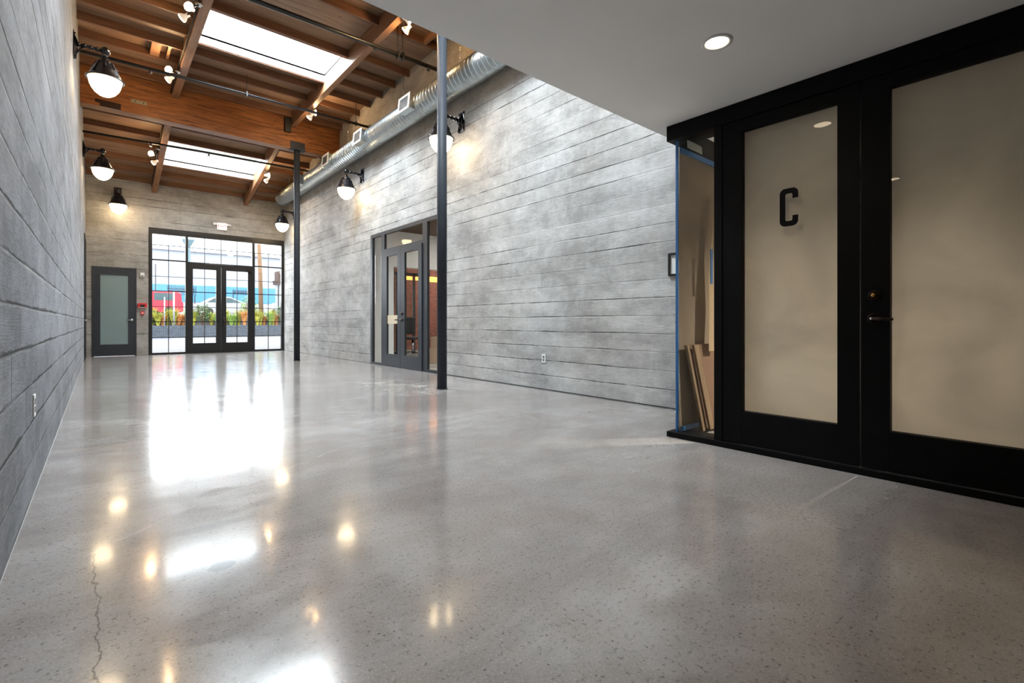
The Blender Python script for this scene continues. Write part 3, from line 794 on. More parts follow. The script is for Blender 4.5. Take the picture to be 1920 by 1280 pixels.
def muntin(parent, x0, x1, z0, z1, vx, hz, thick=()):
    mb = MB()
    for x in vx: mb.box(x - 0.009, x + 0.009, YE + 0.03, YE + 0.055, z0, z1)
    for z in hz:
        if z0 < z < z1:
            k = 0.013 if z in (0.50, 0.966, 1.87) else 0.008
            mb.box(x0, x1, YE + 0.031, YE + 0.054, z - k, z + k)
    mb.build('muntins', M['black'], parent)
muntin(t, 1.185, 1.995, 0.06, ZM - 0.04, [1.577], MZ)
muntin(t, 1.185, 1.995, ZM, ZT - 0.18, [1.577], MZ)
muntin(t, 3.885, XR - 0.085, 0.06, ZM - 0.04, [4.297], MZ)
muntin(t, 3.885, XR - 0.085, ZM, ZT - 0.18, [4.297], MZ)
muntin(t, 2.055, 3.81, ZM - 0.02, ZT - 0.18, [2.489, 2.93, 3.375], MZ)
for x0, x1, z0, z1 in ((1.185, 1.995, 0.06, ZM - 0.04), (1.185, 1.995, ZM, ZT - 0.18), (3.885, XR - 0.085, 0.06, ZM - 0.04), (3.885, XR - 0.085, ZM, ZT - 0.18), (2.055, 3.81, ZM - 0.02, ZT - 0.18)):
    box('pane', M['glass'], t, x0, x1, YE + 0.041, YE + 0.045, z0, z1)
def leaf(idx, x0, x1, g0, g1, vx, label, hinge_closer=False):
    t = empty('door_%d' % idx, ((x0 + x1) / 2, YE + 0.04, 0)); tag(t, label, 'door', kind='structure')
    mb = MB().box(x0, g0, YE + 0.0, YE + 0.07, 0.01, ZM - 0.13).box(g1, x1, YE, YE + 0.07, 0.01, ZM - 0.13).box(g0, g1, YE, YE + 0.07, 0.01, 0.31).box(g0, g1, YE, YE + 0.07, 2.575, ZM - 0.13)
    mb.build('door_frame', M['black'], t)
    box('pane', M['glass'], t, g0, g1, YE + 0.041, YE + 0.045, 0.31, 2.575)
    muntin(t, g0, g1, 0.31, 2.575, [vx], MZ)
    return t
d1 = leaf(1, 2.055, 2.926, 2.182, 2.792, 2.489, 'left black glazed leaf of the entrance door pair')
d2 = leaf(2, 2.934, 3.81, 3.069, 3.68, 3.375, 'right black glazed leaf of the entrance door pair with a closer arm')
MB().tube([(2.99, YE, 0.85), (2.99, YE - 0.06, 0.87), (2.99, YE - 0.06, 1.12), (2.99, YE, 1.14)], 0.012, 10).build('pull_handle', M['bronze'], d2)
MB().box(2.83, 2.86, YE - 0.03, YE, 0.98, 1.04).build('lock', M['bronze'], d1)
MB().box(3.62, 3.76, YE - 0.05, YE, 2.60, 2.66).tube([(3.70, YE - 0.03, 2.63), (3.74, YE - 0.12, 2.60), (3.78, YE - 0.02, 2.52)], 0.010, 8).build('door_closer', M['bronze'], d2)
box('header_plate', plain('grey_header_bar', (0.06, 0.06, 0.065), 0.5), glazing, 2.49, 3.28, YE - 0.006, YE, 2.735, 2.772)

# frosted side door in the end wall
t = empty('door_3', (0.34, YE, 0)); tag(t, 'dark blue-grey door with a tall frosted panel left of the entrance', 'door', kind='structure')
mb = MB(); frame_rect(mb, 'x', -0.145, 0.824, 0, 2.49, 0.045, YE - 0.012, YE + 0.10, 0.045, 0)
mb.build('door_frame', M['navy'], t)
MB().box(-0.10, 0.034, YE, YE + 0.05, 0.01, 2.445).box(0.64, 0.779, YE, YE + 0.05, 0.01, 2.445).box(0.034, 0.64, YE, YE + 0.05, 0.01, 0.333).box(0.034, 0.64, YE, YE + 0.05, 2.272, 2.445).build('door_leaf', M['navy'], t)
box('frosted_pane', M['frost'], t, 0.034, 0.64, YE + 0.02, YE + 0.03, 0.333, 2.272)
MB().lathe((0.715, YE, 1.015), [(0.001, 0.02), (0.032, 0.02), (0.034, 0.0)], 20, (0, -1, 0)).tube([(0.715, YE - 0.02, 1.015), (0.715, YE - 0.05, 1.015), (0.60, YE - 0.055, 1.012)], 0.011, 10).build('lever_handle', M['chrome'], t)

# tall dark door in the left wall
t = empty('door_4', (XL, 16.48, 0)); tag(t, 'tall dark framed door in the left concrete wall seen edge-on', 'door', kind='structure')
mb = MB(); frame_rect(mb, 'y', 15.72, 17.25, 0, 3.12, 0.06, XL - 0.2, XL + 0.02, 0.06, 0)
mb.build('door_frame', M['navy'], t)
MB().box(XL - 0.08, XL - 0.03, 15.78, 17.19, 0.01, 3.06).build('door_leaf', M['navy'], t)
MB().tube([(XL - 0.03, 15.92, 1.0), (XL + 0.05, 15.92, 1.0), (XL + 0.055, 16.03, 1.0)], 0.012, 8).box(XL - 0.03, XL - 0.01, 15.89, 15.95, 0.95, 1.2).build('lever_handle', M['chrome'], t)

# ---------------------------------------------------------------- fittings on the end wall
t = empty('exit_sign', (2.947, YE, 4.0)); tag(t, 'lit white EXIT sign with red letters and two emergency lamp heads', 'sign')
MB().box(2.82, 3.075, YE - 0.06, YE - 0.002, 3.855, 4.06).build('sign_box', M['exit_face'], t, 0.006)
for s in (-1, 1):
    MB().box(2.947 + s * 0.16 - 0.035, 2.947 + s * 0.16 + 0.035, YE - 0.05, YE - 0.002, 4.0, 4.05).lathe((2.947 + s * 0.215, YE - 0.03, 4.015), [(0.001, -0.02), (0.035, -0.02), (0.045, 0.02), (0.001, 0.03)], 16, (0, -1, -0.3)).build('emergency_lamp_head', M['plastic'], t)
def text_mesh(txt, size, extrude, name, mat, parent, loc, rot, offset=0.0):
    cu = bpy.data.curves.new(name, 'FONT')
    cu.body = txt; cu.size = size; cu.extrude = extrude; cu.align_x = 'CENTER'; cu.align_y = 'CENTER'; cu.offset = offset
    o = bpy.data.objects.new(name + '_curve', cu); COL.objects.link(o)
    dg = bpy.context.evaluated_depsgraph_get()
    me = bpy.data.meshes.new_from_object(o.evaluated_get(dg))
    bpy.data.objects.remove(o)
    me.materials.clear(); me.materials.append(mat)
    q = bpy.data.objects.new(name, me); COL.objects.link(q)
    q.parent = parent
    q.location = Vector(loc) - Vector(parent.location); q.rotation_euler = rot
    return q
text_mesh('EXIT', 0.12, 0.002, 'lettering', M['exit_red'], t, (2.947, YE - 0.063, 3.957), (PI / 2, 0, 0), 0.002)

t = empty('fire_alarm_horn', (0.95, YE, 1.43)); tag(t, 'red fire alarm horn strobe beside the frosted door', 'alarm')
MB().box(0.85, 1.06, YE - 0.06, YE - 0.001, 1.36, 1.50).build('housing', M['red'], t, 0.008)
MB().box(0.90, 1.01, YE - 0.068, YE - 0.06, 1.385, 1.455).build('speaker_grille', M['dark'], t)
MB().box(0.87, 1.05, YE - 0.064, YE - 0.06, 1.365, 1.376).build('stripe', M['plastic'], t)
t = empty('fire_pull_station', (0.96, YE, 1.21)); tag(t, 'small red fire pull station below the alarm horn', 'alarm')
MB().box(0.915, 1.0, YE - 0.045, YE - 0.001, 1.165, 1.26).build('housing', M['red'], t, 0.006)
MB().box(0.935, 0.98, YE - 0.055, YE - 0.045, 1.20, 1.225).build('pull_bar', M['plastic'], t)
t = empty('wall_sensor', (0.95, YE, 2.31)); tag(t, 'white rectangular sensor box high beside the frosted door', 'sensor')
MB().box(0.90, 1.0, YE - 0.05, YE - 0.001, 2.25, 2.37).build('housing', M['plastic'], t, 0.008)
MB().box(0.92, 0.98, YE - 0.055, YE - 0.05, 2.27, 2.30).build('lens', M['grille'], t)

# outlets and framed notice
def outlet(x, y, z, s, label):
    t = empty('outlet', (x, y, z)); tag(t, label, 'outlet')
    a, b = sorted((x, x + s * 0.008))
    MB().box(a, b, y - 0.038, y + 0.038, z - 0.06, z + 0.06).build('cover_plate', M['plastic'], t, 0.002)
    a, b = sorted((x + s * 0.008, x + s * 0.010))
    MB().box(a, b, y - 0.017, y + 0.017, z - 0.038, z - 0.006).box(a, b, y - 0.017, y + 0.017, z + 0.006, z + 0.038).build('socket', M['grille'], t)
outlet(XL, 3.72, 0.495, 1, 'white wall outlet low on the left concrete wall near the viewer')
outlet(XR, 4.90, 0.44, -1, 'white wall outlet low on the right wall between near column and glazed front')
outlet(XR, 14.5, 0.45, -1, 'small white wall outlet low on the right wall beyond the side doors')
t = empty('framed_notice', (XR, 2.77, 1.58)); tag(t, 'small black framed notice on the right wall beside the glazed front', 'notice')
frame_rect(MB(), 'y', 2.62, 2.925, 1.455, 1.705, 0.022, XR - 0.03, XR - 0.001).build('frame', M['black'], t)
box('sheet', M['plastic'], t, XR - 0.012, XR - 0.008, 2.64, 2.905, 1.475, 1.685)

# ================================================================== side doors in the right wall
SY0, SY1, SZ = 7.55, 10.61, 2.95
t = empty('window_5', (XR, 9.08, 0)); tag(t, 'dark framed glazing with transom around the side doors in the right wall', 'window', kind='structure')
mb = MB(); frame_rect(mb, 'y', SY0, SY1, 0, SZ, 0.10, XR - 0.012, XR + 0.05, 0.075, 0.045)
mb.build('frame', M['navy'], t)
for a, b in ((9.90, 10.05), (8.08, 8.25)):
    box('mullion', M['navy'], t, XR - 0.01, XR + 0.045, a, b, 0.045, SZ - 0.075)
box('transom_bar', M['navy'], t, XR - 0.01, XR + 0.045, 8.25, 9.90, 2.49, 2.55)
for a, b, z0, z1 in ((7.65, 8.08, 0.045, SZ - 0.075), (10.05, 10.51, 0.045, SZ - 0.075), (8.25, 9.90, 2.55, SZ - 0.075)):
    box('pane', M['glass_in'], t, XR + 0.02, XR + 0.025, a, b, z0, z1)
def sleaf(idx, y0, y1, g0, g1, label):
    t = empty('door_%d' % idx, (XR, (y0 + y1) / 2, 0)); tag(t, label, 'door', kind='structure')
    X0, X1 = XR - 0.03, XR + 0.015
    MB().box(X0, X1, y0, g0, 0.01, 2.485).box(X0, X1, g1, y1, 0.01, 2.485).box(X0, X1, g0, g1, 0.01, 0.27).box(X0, X1, g0, g1, 2.375, 2.485).build('door_frame', M['navy'], t)
    box('pane', M['glass_in'], t, XR - 0.01, XR - 0.005, g0, g1, 0.27, 2.375)
    return t
d5 = sleaf(5, 9.125, 9.895, 9.25, 9.745, 'left leaf of the dark blue-grey side doors with a paper sign')
d6 = sleaf(6, 8.255, 9.119, 8.385, 8.94, 'right leaf of the dark blue-grey side doors with a lever handle')
MB().lathe((XR - 0.035, 9.05, 1.0), [(0.034, 0.0), (0.032, 0.015), (0.001, 0.02)], 20, (-1, 0, 0)).tube([(XR - 0.05, 9.05, 1.0), (XR - 0.09, 9.05, 1.0), (XR - 0.095, 8.93, 1.0)], 0.012, 10).build('lever_handle', M['bronze'], d6)
MB().lathe((XR - 0.035, 9.05, 1.13), [(0.03, 0.0), (0.028, 0.018), (0.001, 0.024)], 20, (-1, 0, 0)).build('deadbolt', M['bronze'], d6)
MB().tube([(XR - 0.035, 9.19, 1.0), (XR - 0.08, 9.19, 1.0), (XR - 0.08, 9.29, 1.0)], 0.012, 8).build('lever_handle', M['bronze'], d5)
box('door_sign', plain('tan_card', (0.62, 0.53, 0.38), 0.8), d5, XR - 0.014, XR - 0.011, 9.262, 9.735, 0.92, 1.10)
tag(box('trim_1', M['black'], None, XR - 0.03, XR - 0.002, 7.55, 10.6, -0.0005, 0.008), 'dark threshold strip under the side doors', 'trim', kind='structure')

# ---------------------------------------------------------------- room behind the side doors
RX1, RY0, RY1 = 13.0, 4.5, 18.0
tag(box('floor', plain('grey_floor_next_room', (0.30, 0.29, 0.27), 0.25, spec=0.5), None, XR, RX1, RY0, RY1, -0.12, -0.002), 'grey floor of the room behind the side doors', 'floor', kind='structure')
tag(box('ceiling', wood('dark_ceiling_boards', (0.075, 0.035, 0.018), (0.15, 0.075, 0.035), (0.10, 0.05, 0.022), 'x', 0.8), None, XR + 0.22, RX1, RY0, RY1, 3.42, 3.5), 'dark wooden ceiling of the room behind the side doors', 'ceiling', kind='structure')
tag(box('wall_inner', M['white2'], None, 5.001, 5.36, 10.62, 10.78, -0.002, 3.42), 'white wall stub seen through the left sidelight of the side doors', 'wall', kind='structure')
tag(box('wall_reveal', M['white2'], None, XR + 0.055, 4.999, 10.59, 10.609, 0.0, 2.94), 'white painted reveal beside the side doors', 'wall', kind='structure')
tag(box('wall_bulkhead', M['white2'], None, 5.42, 10.5, 12.0, 12.25, 2.46, 3.42), 'white bulkhead hanging in the room behind the side doors', 'wall', kind='structure')
tag(box('wall_brick', M['brick'], None, 7.6, RX1, 15.0, 15.2, -0.002, 3.42), 'red brick wall at the back of the next room', 'wall', kind='structure')
tag(box('wall_inner', M['white2'], None, RX1, RX1 + 0.1, RY0, RY1, 0, 3.42), 'far side wall of the next room', 'wall', kind='structure')
tag(box('wall_inner', M['white2'], None, XR + 0.22, RX1, RY0 - 0.1, RY0, 0, 3.42), 'near wall of the next room', 'wall', kind='structure')
tag(box('wall_inner', plain('dark_panelling', (0.06, 0.045, 0.035), 0.6), None, 5.0, RX1, RY1, RY1 + 0.1, 0, 3.42), 'dark panelled wall closing the next room', 'wall', kind='structure')
t = empty('glass_partition', (6.6, 13.2, 0)); tag(t, 'dark framed glass partition in the room behind the side doors', 'partition')
mb = MB()
for x in (5.95, 6.12, 6.75, 7.3): mb.box(x, x + (0.07 if x != 6.75 else 0.28), 13.18, 13.24, 0, 2.45)
mb.box(5.95, 7.6, 13.18, 13.24, 2.36, 2.45).box(5.95, 7.6, 13.18, 13.24, 0, 0.08)
mb.build('frame', M['navy'], t)
box('pane', M['glass_in'], t, 6.02, 7.3, 13.2, 13.205, 0.08, 2.36)
tag(MB().box(6.4, 7.0, 14.4, 14.44, 0.9, 2.2).build('window_6', emit('bright_far_window', (0.95, 0.9, 0.85), 0.9)), 'bright window at the back of the next room', 'window', kind='structure')
tag(MB().box(6.15, 6.9, 14.2, 14.25, 0.0, 1.0).build('wood_panel', plain('brown_panel', (0.12, 0.07, 0.045), 0.5)), 'brown wood panel low behind the glass partition', 'panel')
for i, (x, y, z, l) in enumerate(((7.35, 13.3, 2.30, 0.5), (7.9, 12.9, 2.24, 0.55), (8.3, 13.9, 2.40, 0.7))):
    t = empty('pendant_lamp', (x, y, z)); tag(t, ['orange glowing linear pendant seen through the left leaf of the side doors', 'orange glowing linear pendant seen through the right leaf of the side doors', 'orange glowing linear pendant seen through the right sidelight'][i], 'lamp')
    MB().box(x - l / 2, x + l / 2, y - 0.04, y + 0.04, z - 0.05, z + 0.05).build('light_bar', emit('orange_lamp', (1.0, 0.36, 0.07), 2.2), t)
    MB().tube([(x - l / 3, y, z + 0.05), (x - l / 3, y, 3.42)], 0.005, 6).tube([(x + l / 3, y, z + 0.05), (x + l / 3, y, 3.42)], 0.005, 6).build('cord', M['dark'], t)
# added luminaires, out of view, that brighten the next room
for i, (x, y) in enumerate(((8.3, 9.6), (9.0, 7.0), (9.4, 13.6))):
    t = empty('ceiling_light', (x, y, 3.4)); tag(t, ['white ceiling light inside the next room near the side doors', 'white ceiling light inside the next room, far side', 'white ceiling light inside the next room in front of the brick wall'][i], 'lamp')
    MB().box(x - 0.6, x + 0.6, y - 0.15, y + 0.15, 3.37, 3.419).build('housing', M['plastic'], t)
    MB().box(x - 0.56, x + 0.56, y - 0.12, y + 0.12, 3.36, 3.37).build('diffuser', emit('next_room_diffuser_%d' % i, (1, 0.95, 0.88), 75.0), t)
def carton(x, y, w_, d_, h_, rz, label, z=0.0, openflap=True):
    t = empty('cardboard_box', (x, y, z)); tag(t, label, 'box')
    MB().box(x - w_ / 2, x + w_ / 2, y - d_ / 2, y + d_ / 2, z, z + h_).build('carton', M['cardboard2'], t)
    if openflap:
        MB().hexa([(x - w_ / 2, y - d_ / 2, z + h_), (x + w_ / 2, y - d_ / 2, z + h_), (x + w_ / 2, y - d_ / 2 + 0.006, z + h_), (x - w_ / 2, y - d_ / 2 + 0.006, z + h_),
                   (x - w_ / 2, y - d_ / 2 - 0.09, z + h_ + 0.12), (x + w_ / 2, y - d_ / 2 - 0.09, z + h_ + 0.12), (x + w_ / 2, y - d_ / 2 - 0.084, z + h_ + 0.12), (x - w_ / 2, y - d_ / 2 - 0.084, z + h_ + 0.12)]).build('flap', M['cardboard2'], t)
    t.rotation_euler = (0, 0, rz)
M['cardboard2'] = plain('pale_cardboard', (0.55, 0.36, 0.24), 0.8)
carton(6.15, 9.75, 0.5, 0.4, 0.34, 0.2, 'cardboard box on the floor seen through the right sidelight')
carton(6.17, 9.77, 0.42, 0.36, 0.26, 0.5, 'open cardboard box on top of the lower box behind the right sidelight', z=0.342)
# office chair
t = empty('office_chair', (6.85, 12.4, 0)); tag(t, 'dark office chair behind the right leaf of the side doors', 'chair')
mb = MB()
for k in range(5):
    a = k * 2 * PI / 5
    mb.tube([(6.85, 12.4, 0.12), (6.85 + 0.3 * math.cos(a), 12.4 + 0.3 * math.sin(a), 0.07)], 0.02, 8).sphere((6.85 + 0.3 * math.cos(a), 12.4 + 0.3 * math.sin(a), 0.031), 0.03, 10, 6)
mb.build('star_base', M['chrome'], t)
MB().tube([(6.85, 12.4, 0.1), (6.85, 12.4, 0.46)], 0.03, 10).build('gas_lift', M['chrome'], t)
MB().box(6.6, 7.1, 12.16, 12.64, 0.46, 0.53).build('seat', M['dark'], t, 0.03)
MB().box(6.62, 7.08, 12.62, 12.68, 0.6, 1.1).build('backrest', M['dark'], t, 0.03)
mb = MB()
for s in (-1, 1): mb.tube([(6.85 + s * 0.26, 12.4, 0.5), (6.85 + s * 0.29, 12.4, 0.7), (6.85 + s * 0.29, 12.6, 0.7)], 0.015, 8)
mb.build('armrests', M['chrome'], t)

# ================================================================== black glazed front on the right (unit C)
FX = 3.61
t = empty('window_7', (3.66, 1.2, 0)); tag(t, 'black frame of the glazed front on the right, header and sill', 'window', kind='structure')
MB().box(FX - 0.01, 3.80, -0.25, 2.23, 2.455, 2.579).build('header', M['store'], t, 0.003)
MB().box(FX - 0.01, 3.80, -0.25, 2.23, 0.0, 0.045).build('sill', M['store'], t, 0.004)
for a, b in ((1.765, 1.825), (-0.14, -0.06)):
    box('post', M['store'], t, FX, 3.78, a, b, 0.045, 2.455)
box('pane', M['glass_in'], t, 3.655, 3.663, 1.825, 2.165, 0.045, 2.455)
MB().box(3.650, 3.668, 2.158, 2.176, 0.045, 2.455).build('tape_edge', M['tape'], t)
# return of the glazing towards the concrete wall, papered over
t = empty('window_8', (4.2, 2.2, 0)); tag(t, 'papered glass return between the black front and the concrete wall', 'window', kind='structure')
MB().box(3.80, XR, 2.14, 2.23, 2.40, 2.579).build('header', M['store'], t)
MB().box(3.80, XR, 2.14, 2.23, 0.0, 0.045).build('sill', M['store'], t)
box('jamb', M['store'], t, XR - 0.07, XR - 0.001, 2.14, 2.23, 0.045, 2.40)
box('pane', M['glass_in'], t, 3.66, XR - 0.07, 2.168, 2.176, 0.045, 2.40)
MB().box(3.67, XR - 0.08, 2.138, 2.145, 2.355, 2.40).box(3.67, XR - 0.08, 2.138, 2.145, 0.045, 0.085).build('tape', M['tape'], t)

def sheet(name, x0, x1, z0, z1, y, mat, label, amp=0.008, nx=14, nz=30, plane='xz', poly=None, seed=0):
    """slightly crumpled thin sheet"""
    rnd = random.Random(seed)
    ph = [rnd.uniform(0, 6) for _ in range(6)]
    mb = MB()
    for side, off in ((0, 0.0), (1, 0.0012)):
        for j in range(nz + 1):
            for i in range(nx + 1):
                u = i / nx; v = j / nz
                a = x0 + (x1 - x0) * u; z = z0 + (z1 - z0) * v
                if poly: a = poly(u, v)
                d = amp * (math.sin(3.1 * a * 2 + ph[0] + 1.7 * z) + 0.6 * math.sin(7 * z + ph[1] + a * 3) + 0.3 * math.sin(13 * a + ph[2] + z * 9))
                mb.v.append((a, y + d + off, z) if plane == 'xz' else (y + d + off, a, z))
    n1 = (nx + 1) * (nz + 1)
    for side in (0, 1):
        for j in range(nz):
            for i in range(nx):
                k = side * n1 + j * (nx + 1) + i
                q = (k, k + 1, k + nx + 2, k + nx + 1)
                mb.f.append(q if side == 0 else q[::-1]); mb.sm.append(True)
    o = mb.build(name, mat)
    tag(o, label, 'paper')
    return o
sheet('paper_sheet', 3.672, XR - 0.08, 0.06, 2.385, 2.156, M['kraft'], 'large brown kraft paper sheet covering the glass return behind the sidelight', 0.003, seed=3)
sheet('paper_sheet', 3.95, 4.16, 0.70, 2.05, 2.08, paper('pale_kraft', (0.62, 0.50, 0.34), 0.4, 0.5), 'narrow paler paper strip hanging behind the sidelight', 0.004, 4, 20,
      poly=lambda u, v: 4.02 + 0.12 * u + 0.20 * max(0, v - 0.45) + (0.04 if u > 0.5 else 0) * math.sin(6 * v), seed=5)
tag(sheet('plastic_film', 3.68, 3.93, 2.385, 2.45, 2.10, M['plasticfilm'], 'x', 0.01, 10, 6, seed=9), 'crumpled pale plastic film at the top of the narrow sidelight', 'film')
tag(MB().hexa([(4.10, 2.05, 1.86), (4.13, 2.05, 1.86), (4.13, 2.056, 1.86), (4.10, 2.056, 1.86), (4.13, 2.05, 2.02), (4.17, 2.05, 2.02), (4.17, 2.056, 2.02), (4.13, 2.056, 2.02)]).build('tape_strip', M['tape']), 'short blue tape strip high on the brown paper', 'tape')
tag(MB().box(4.00, 4.035, 2.05, 2.056, 1.28, 1.58).build('tape_strip', M['tape']), 'longer blue tape strip in the middle of the brown paper', 'tape')
# cardboard sheet and leaning boards inside
tag(MB().hexa([(3.85, 2.06, 0.046), (4.45, 2.06, 0.046), (4.45, 2.068, 0.046), (3.85, 2.068, 0.046), (3.7, 2.122, 0.76), (4.45, 2.122, 0.76), (4.45, 2.130, 0.76), (3.7, 2.130, 0.76)]).build('cardboard_sheet', plain('dark_cardboard', (0.15, 0.085, 0.048), 0.8)), 'dark brown cardboard sheet standing behind the sidelight', 'cardboard')
tag(MB().hexa([(3.815, 2.02, 0.046), (3.85, 2.02, 0.046), (3.85, 2.042, 0.046), (3.815, 2.042, 0.046), (3.675, 2.085, 0.76), (3.705, 2.085, 0.76), (3.705, 2.107, 0.76), (3.675, 2.107, 0.76)]).build('leaning_board', M['plank']), 'narrow pale board leaning steeply behind the sidelight, left one', 'board')
tag(MB().hexa([(3.92, 2.01, 0.046), (3.99, 2.01, 0.046), (3.99, 2.032, 0.046), (3.92, 2.032, 0.046), (3.765, 2.075, 0.76), (3.84, 2.075, 0.76), (3.84, 2.097, 0.76), (3.765, 2.097, 0.76)]).build('leaning_board', M['plank']), 'wider pale board leaning behind the sidelight, right one', 'board')

def fleaf(idx, y0, y1, g0, g1, label):
    t = empty('door_%d' % idx, (FX, (y0 + y1) / 2, 0)); tag(t, label, 'door', kind='structure')
    X0, X1 = FX + 0.005, FX + 0.06
    MB().box(X0, X1, y0, g0, 0.05, 2.45).box(X0, X1, g1, y1, 0.05, 2.45).box(X0, X1, g0, g1, 0.05, 0.292).box(X0, X1, g0, g1, 2.365, 2.45).build('door_frame', M['store'], t, 0.002)
    box('pane', M['glass_in'], t, FX + 0.022, FX + 0.028, g0, g1, 0.292, 2.365)
    return t
d7 = fleaf(7, 0.887, 1.763, 1.008, 1.617, 'black door of unit C with paper behind its glass')
d8 = fleaf(8, -0.058, 0.881, 0.06, 0.735, 'black door nearest the viewer with a lever and papered glass')
# letter C
def letterC():
    W, H, s, r, lip = 0.118, 0.262, 0.036, 0.036, 0.072
    y_l, z_b = 1.359, 1.615
    def P(u, v): return (y_l - u, z_b + v)
    def arc(cx, cy, rad, a0, a1, n=6): return [P(cx + rad * math.cos(a0 + (a1 - a0) * i / n), cy + rad * math.sin(a0 + (a1 - a0) * i / n)) for i in range(n + 1)]
    ri = 0.012
    outer = [P(W, H - lip)] + arc(W - r, H - r, r, 0, PI / 2) + arc(r, H - r, r, PI / 2, PI) + arc(r, r, r, PI, 1.5 * PI) + arc(W - r, r, r, 1.5 * PI, 2 * PI) + [P(W, lip)]
    inner = [P(W - s, lip)] + arc(W - s - ri, s + ri, ri, 0, -PI / 2, 3) + arc(s + ri, s + ri, ri, -PI / 2, -PI, 3) + arc(s + ri, H - s - ri, ri, PI, PI / 2, 3) + arc(W - s - ri, H - s - ri, ri, PI / 2, 0, 3) + [P(W - s, H - lip)]
    return outer + inner
mb = MB(); mb.prism(letterC(), FX + 0.0185, FX + 0.0215, 'yz')
lc = mb.build('letter', M['store'], d7)
# lever and deadbolt on the nearer door
MB().lathe((FX + 0.005, 0.812, 0.972), [(0.036, 0.0), (0.036, 0.008), (0.024, 0.014), (0.022, 0.02)], 28, (-1, 0, 0)).tube([(FX - 0.012, 0.812, 0.972), (FX - 0.055, 0.812, 0.972), (FX - 0.062, 0.80, 0.972), (FX - 0.062, 0.705, 0.968)], [0.012, 0.012, 0.010, 0.008], 12).build('lever_handle', M['bronze'], d8)
MB().lathe((FX + 0.005, 0.812, 1.115), [(0.033, 0.0), (0.031, 0.014), (0.016, 0.02), (0.015, 0.024)], 28, (-1, 0, 0)).build('deadbolt', M['bronze'], d8)
MB().lathe((FX - 0.019, 0.812, 1.115), [(0.012, 0.0), (0.011, 0.003), (0.001, 0.003)], 20, (-1, 0, 0)).build('key_cylinder', M['brass'], d8)
MB().lathe((FX - 0.058, 0.812, 0.972), [(0.009, 0.0), (0.008, 0.007), (0.001, 0.008)], 20, (-1, 0, 0)).build('key_cylinder', M['chrome'], d8)

sheet('paper_sheet', 0.96, 1.68, 0.2, 2.42, FX + 0.085, M['paper'], 'beige masking paper hung behind the glass of the unit C door', 0.005, 30, 60, 'yz', seed=1)
sheet('paper_sheet', 0.0, 0.80, 0.2, 2.42, FX + 0.085, M['paper'], 'beige masking paper hung behind the glass of the nearest door', 0.005, 30, 60, 'yz', seed=2)
# the unit's shell
tag(box('floor', M['floor'], None, FX + 0.2, 7.2, -4.2, 2.30, -0.12, -0.001) if False else box('floor', plain('unit_floor', (0.28, 0.27, 0.26), 0.4), None, XR + 0.0, 7.2, -4.2, 2.30, -0.12, -0.001), 'concrete floor inside unit C', 'floor', kind='structure')
tag(box('wall_unit', M['white2'], None, 7.2, 7.3, -4.2, 2.5, 0, 2.6), 'far white wall inside unit C', 'wall', kind='structure')
tag(box('wall_unit', M['white2'], None, XR + 0.22, 7.2, 2.30, 2.42, 0, 2.58), 'white side wall inside unit C', 'wall', kind='structure')
tag(box('wall_right_near', M['white'], None, FX + 0.02, FX + 0.2, -4.2, -0.25, 0, 2.58), 'white wall beside the glazed front, behind the viewpoint', 'wall', kind='structure')

# ================================================================== downlights in the lowered ceiling
for i, (x, y) in enumerate(((2.736, 1.366), (0.40, 1.37), (2.736, -1.0), (0.40, -1.0), (5.4, 0.8))):  # those behind the viewpoint and inside unit C are added for their light
    t = empty('downlight', (x, y, 2.58))
    tag(t, ['round recessed downlight in the white ceiling near the unit C door', 'recessed downlight above the left wall side, mirrored in the nearest door glass', 'recessed downlight behind the viewpoint on the right', 'recessed downlight behind the viewpoint on the left', 'recessed downlight inside unit C'][i], 'downlight')
    MB().lathe((x, y, 2.58), [(0.085, 0.0), (0.085, -0.006), (0.066, -0.007), (0.06, 0.0), (0.06, 0.001)], 36).build('trim_ring', M['plastic'], t)
    MB().lathe((x, y, 2.58), [(0.062, -0.003), (0.045, -0.006), (0.001, -0.008)], 30).build('lens', M['dl'], t)
    if True:
        l = bpy.data.lights.new('downlight_light', 'SPOT')
        l.energy = (14, 11, 4, 4, 560)[i]; l.color = (1.0, 0.78, 0.55) if i < 4 else (1.0, 0.88, 0.74); l.spot_size = 2.4; l.spot_blend = 0.9; l.shadow_soft_size = 0.045
        o = bpy.data.objects.new('downlight_light', l); COL.objects.link(o)
        o.parent = t; o.location = (0, 0, -0.03)

# ================================================================== outdoors
GY = YE + 0.12
def img_mat(): pass
M['asphalt'] = plain('pale_asphalt', (0.078, 0.079, 0.082), 0.9, var=0.12, scale=3)
M['street'] = plain('street', (0.17, 0.17, 0.17), 0.9)
M['block'] = brick_mat('grey_wall_blocks', (0.075, 0.09, 0.11), (0.05, 0.062, 0.08), (0.016, 0.02, 0.026), 2.6)
M['pale'] = plain('pale_building', (0.26, 0.285, 0.33), 0.9, var=0.03)
M['paler'] = plain('paler_building', (0.32, 0.335, 0.36), 0.9, var=0.03)
M['sky_blue'] = plain('blue_band_paint', (0.055, 0.19, 0.36), 0.8, var=0.03)
M['carred'] = plain('car_red', (0.38, 0.025, 0.045), 0.3, var=0.02)
M['carwhite'] = plain('car_white', (0.27, 0.28, 0.29), 0.25, var=0.02)
M['carglass'] = plain('car_window', (0.045, 0.075, 0.085), 0.15)
M['tyre'] = plain('tyre', (0.012, 0.012, 0.012), 0.7)
M['leaf'] = plain('leaf_green', (0.05, 0.10, 0.03), 0.7, var=0.4, scale=8)
M['grass_y'] = plain('grass_yellow_green', (0.27, 0.27, 0.03), 0.8, var=0.4, scale=6)
M['grass_o'] = plain('grass_orange', (0.42, 0.18, 0.05), 0.8, var=0.4, scale=6)
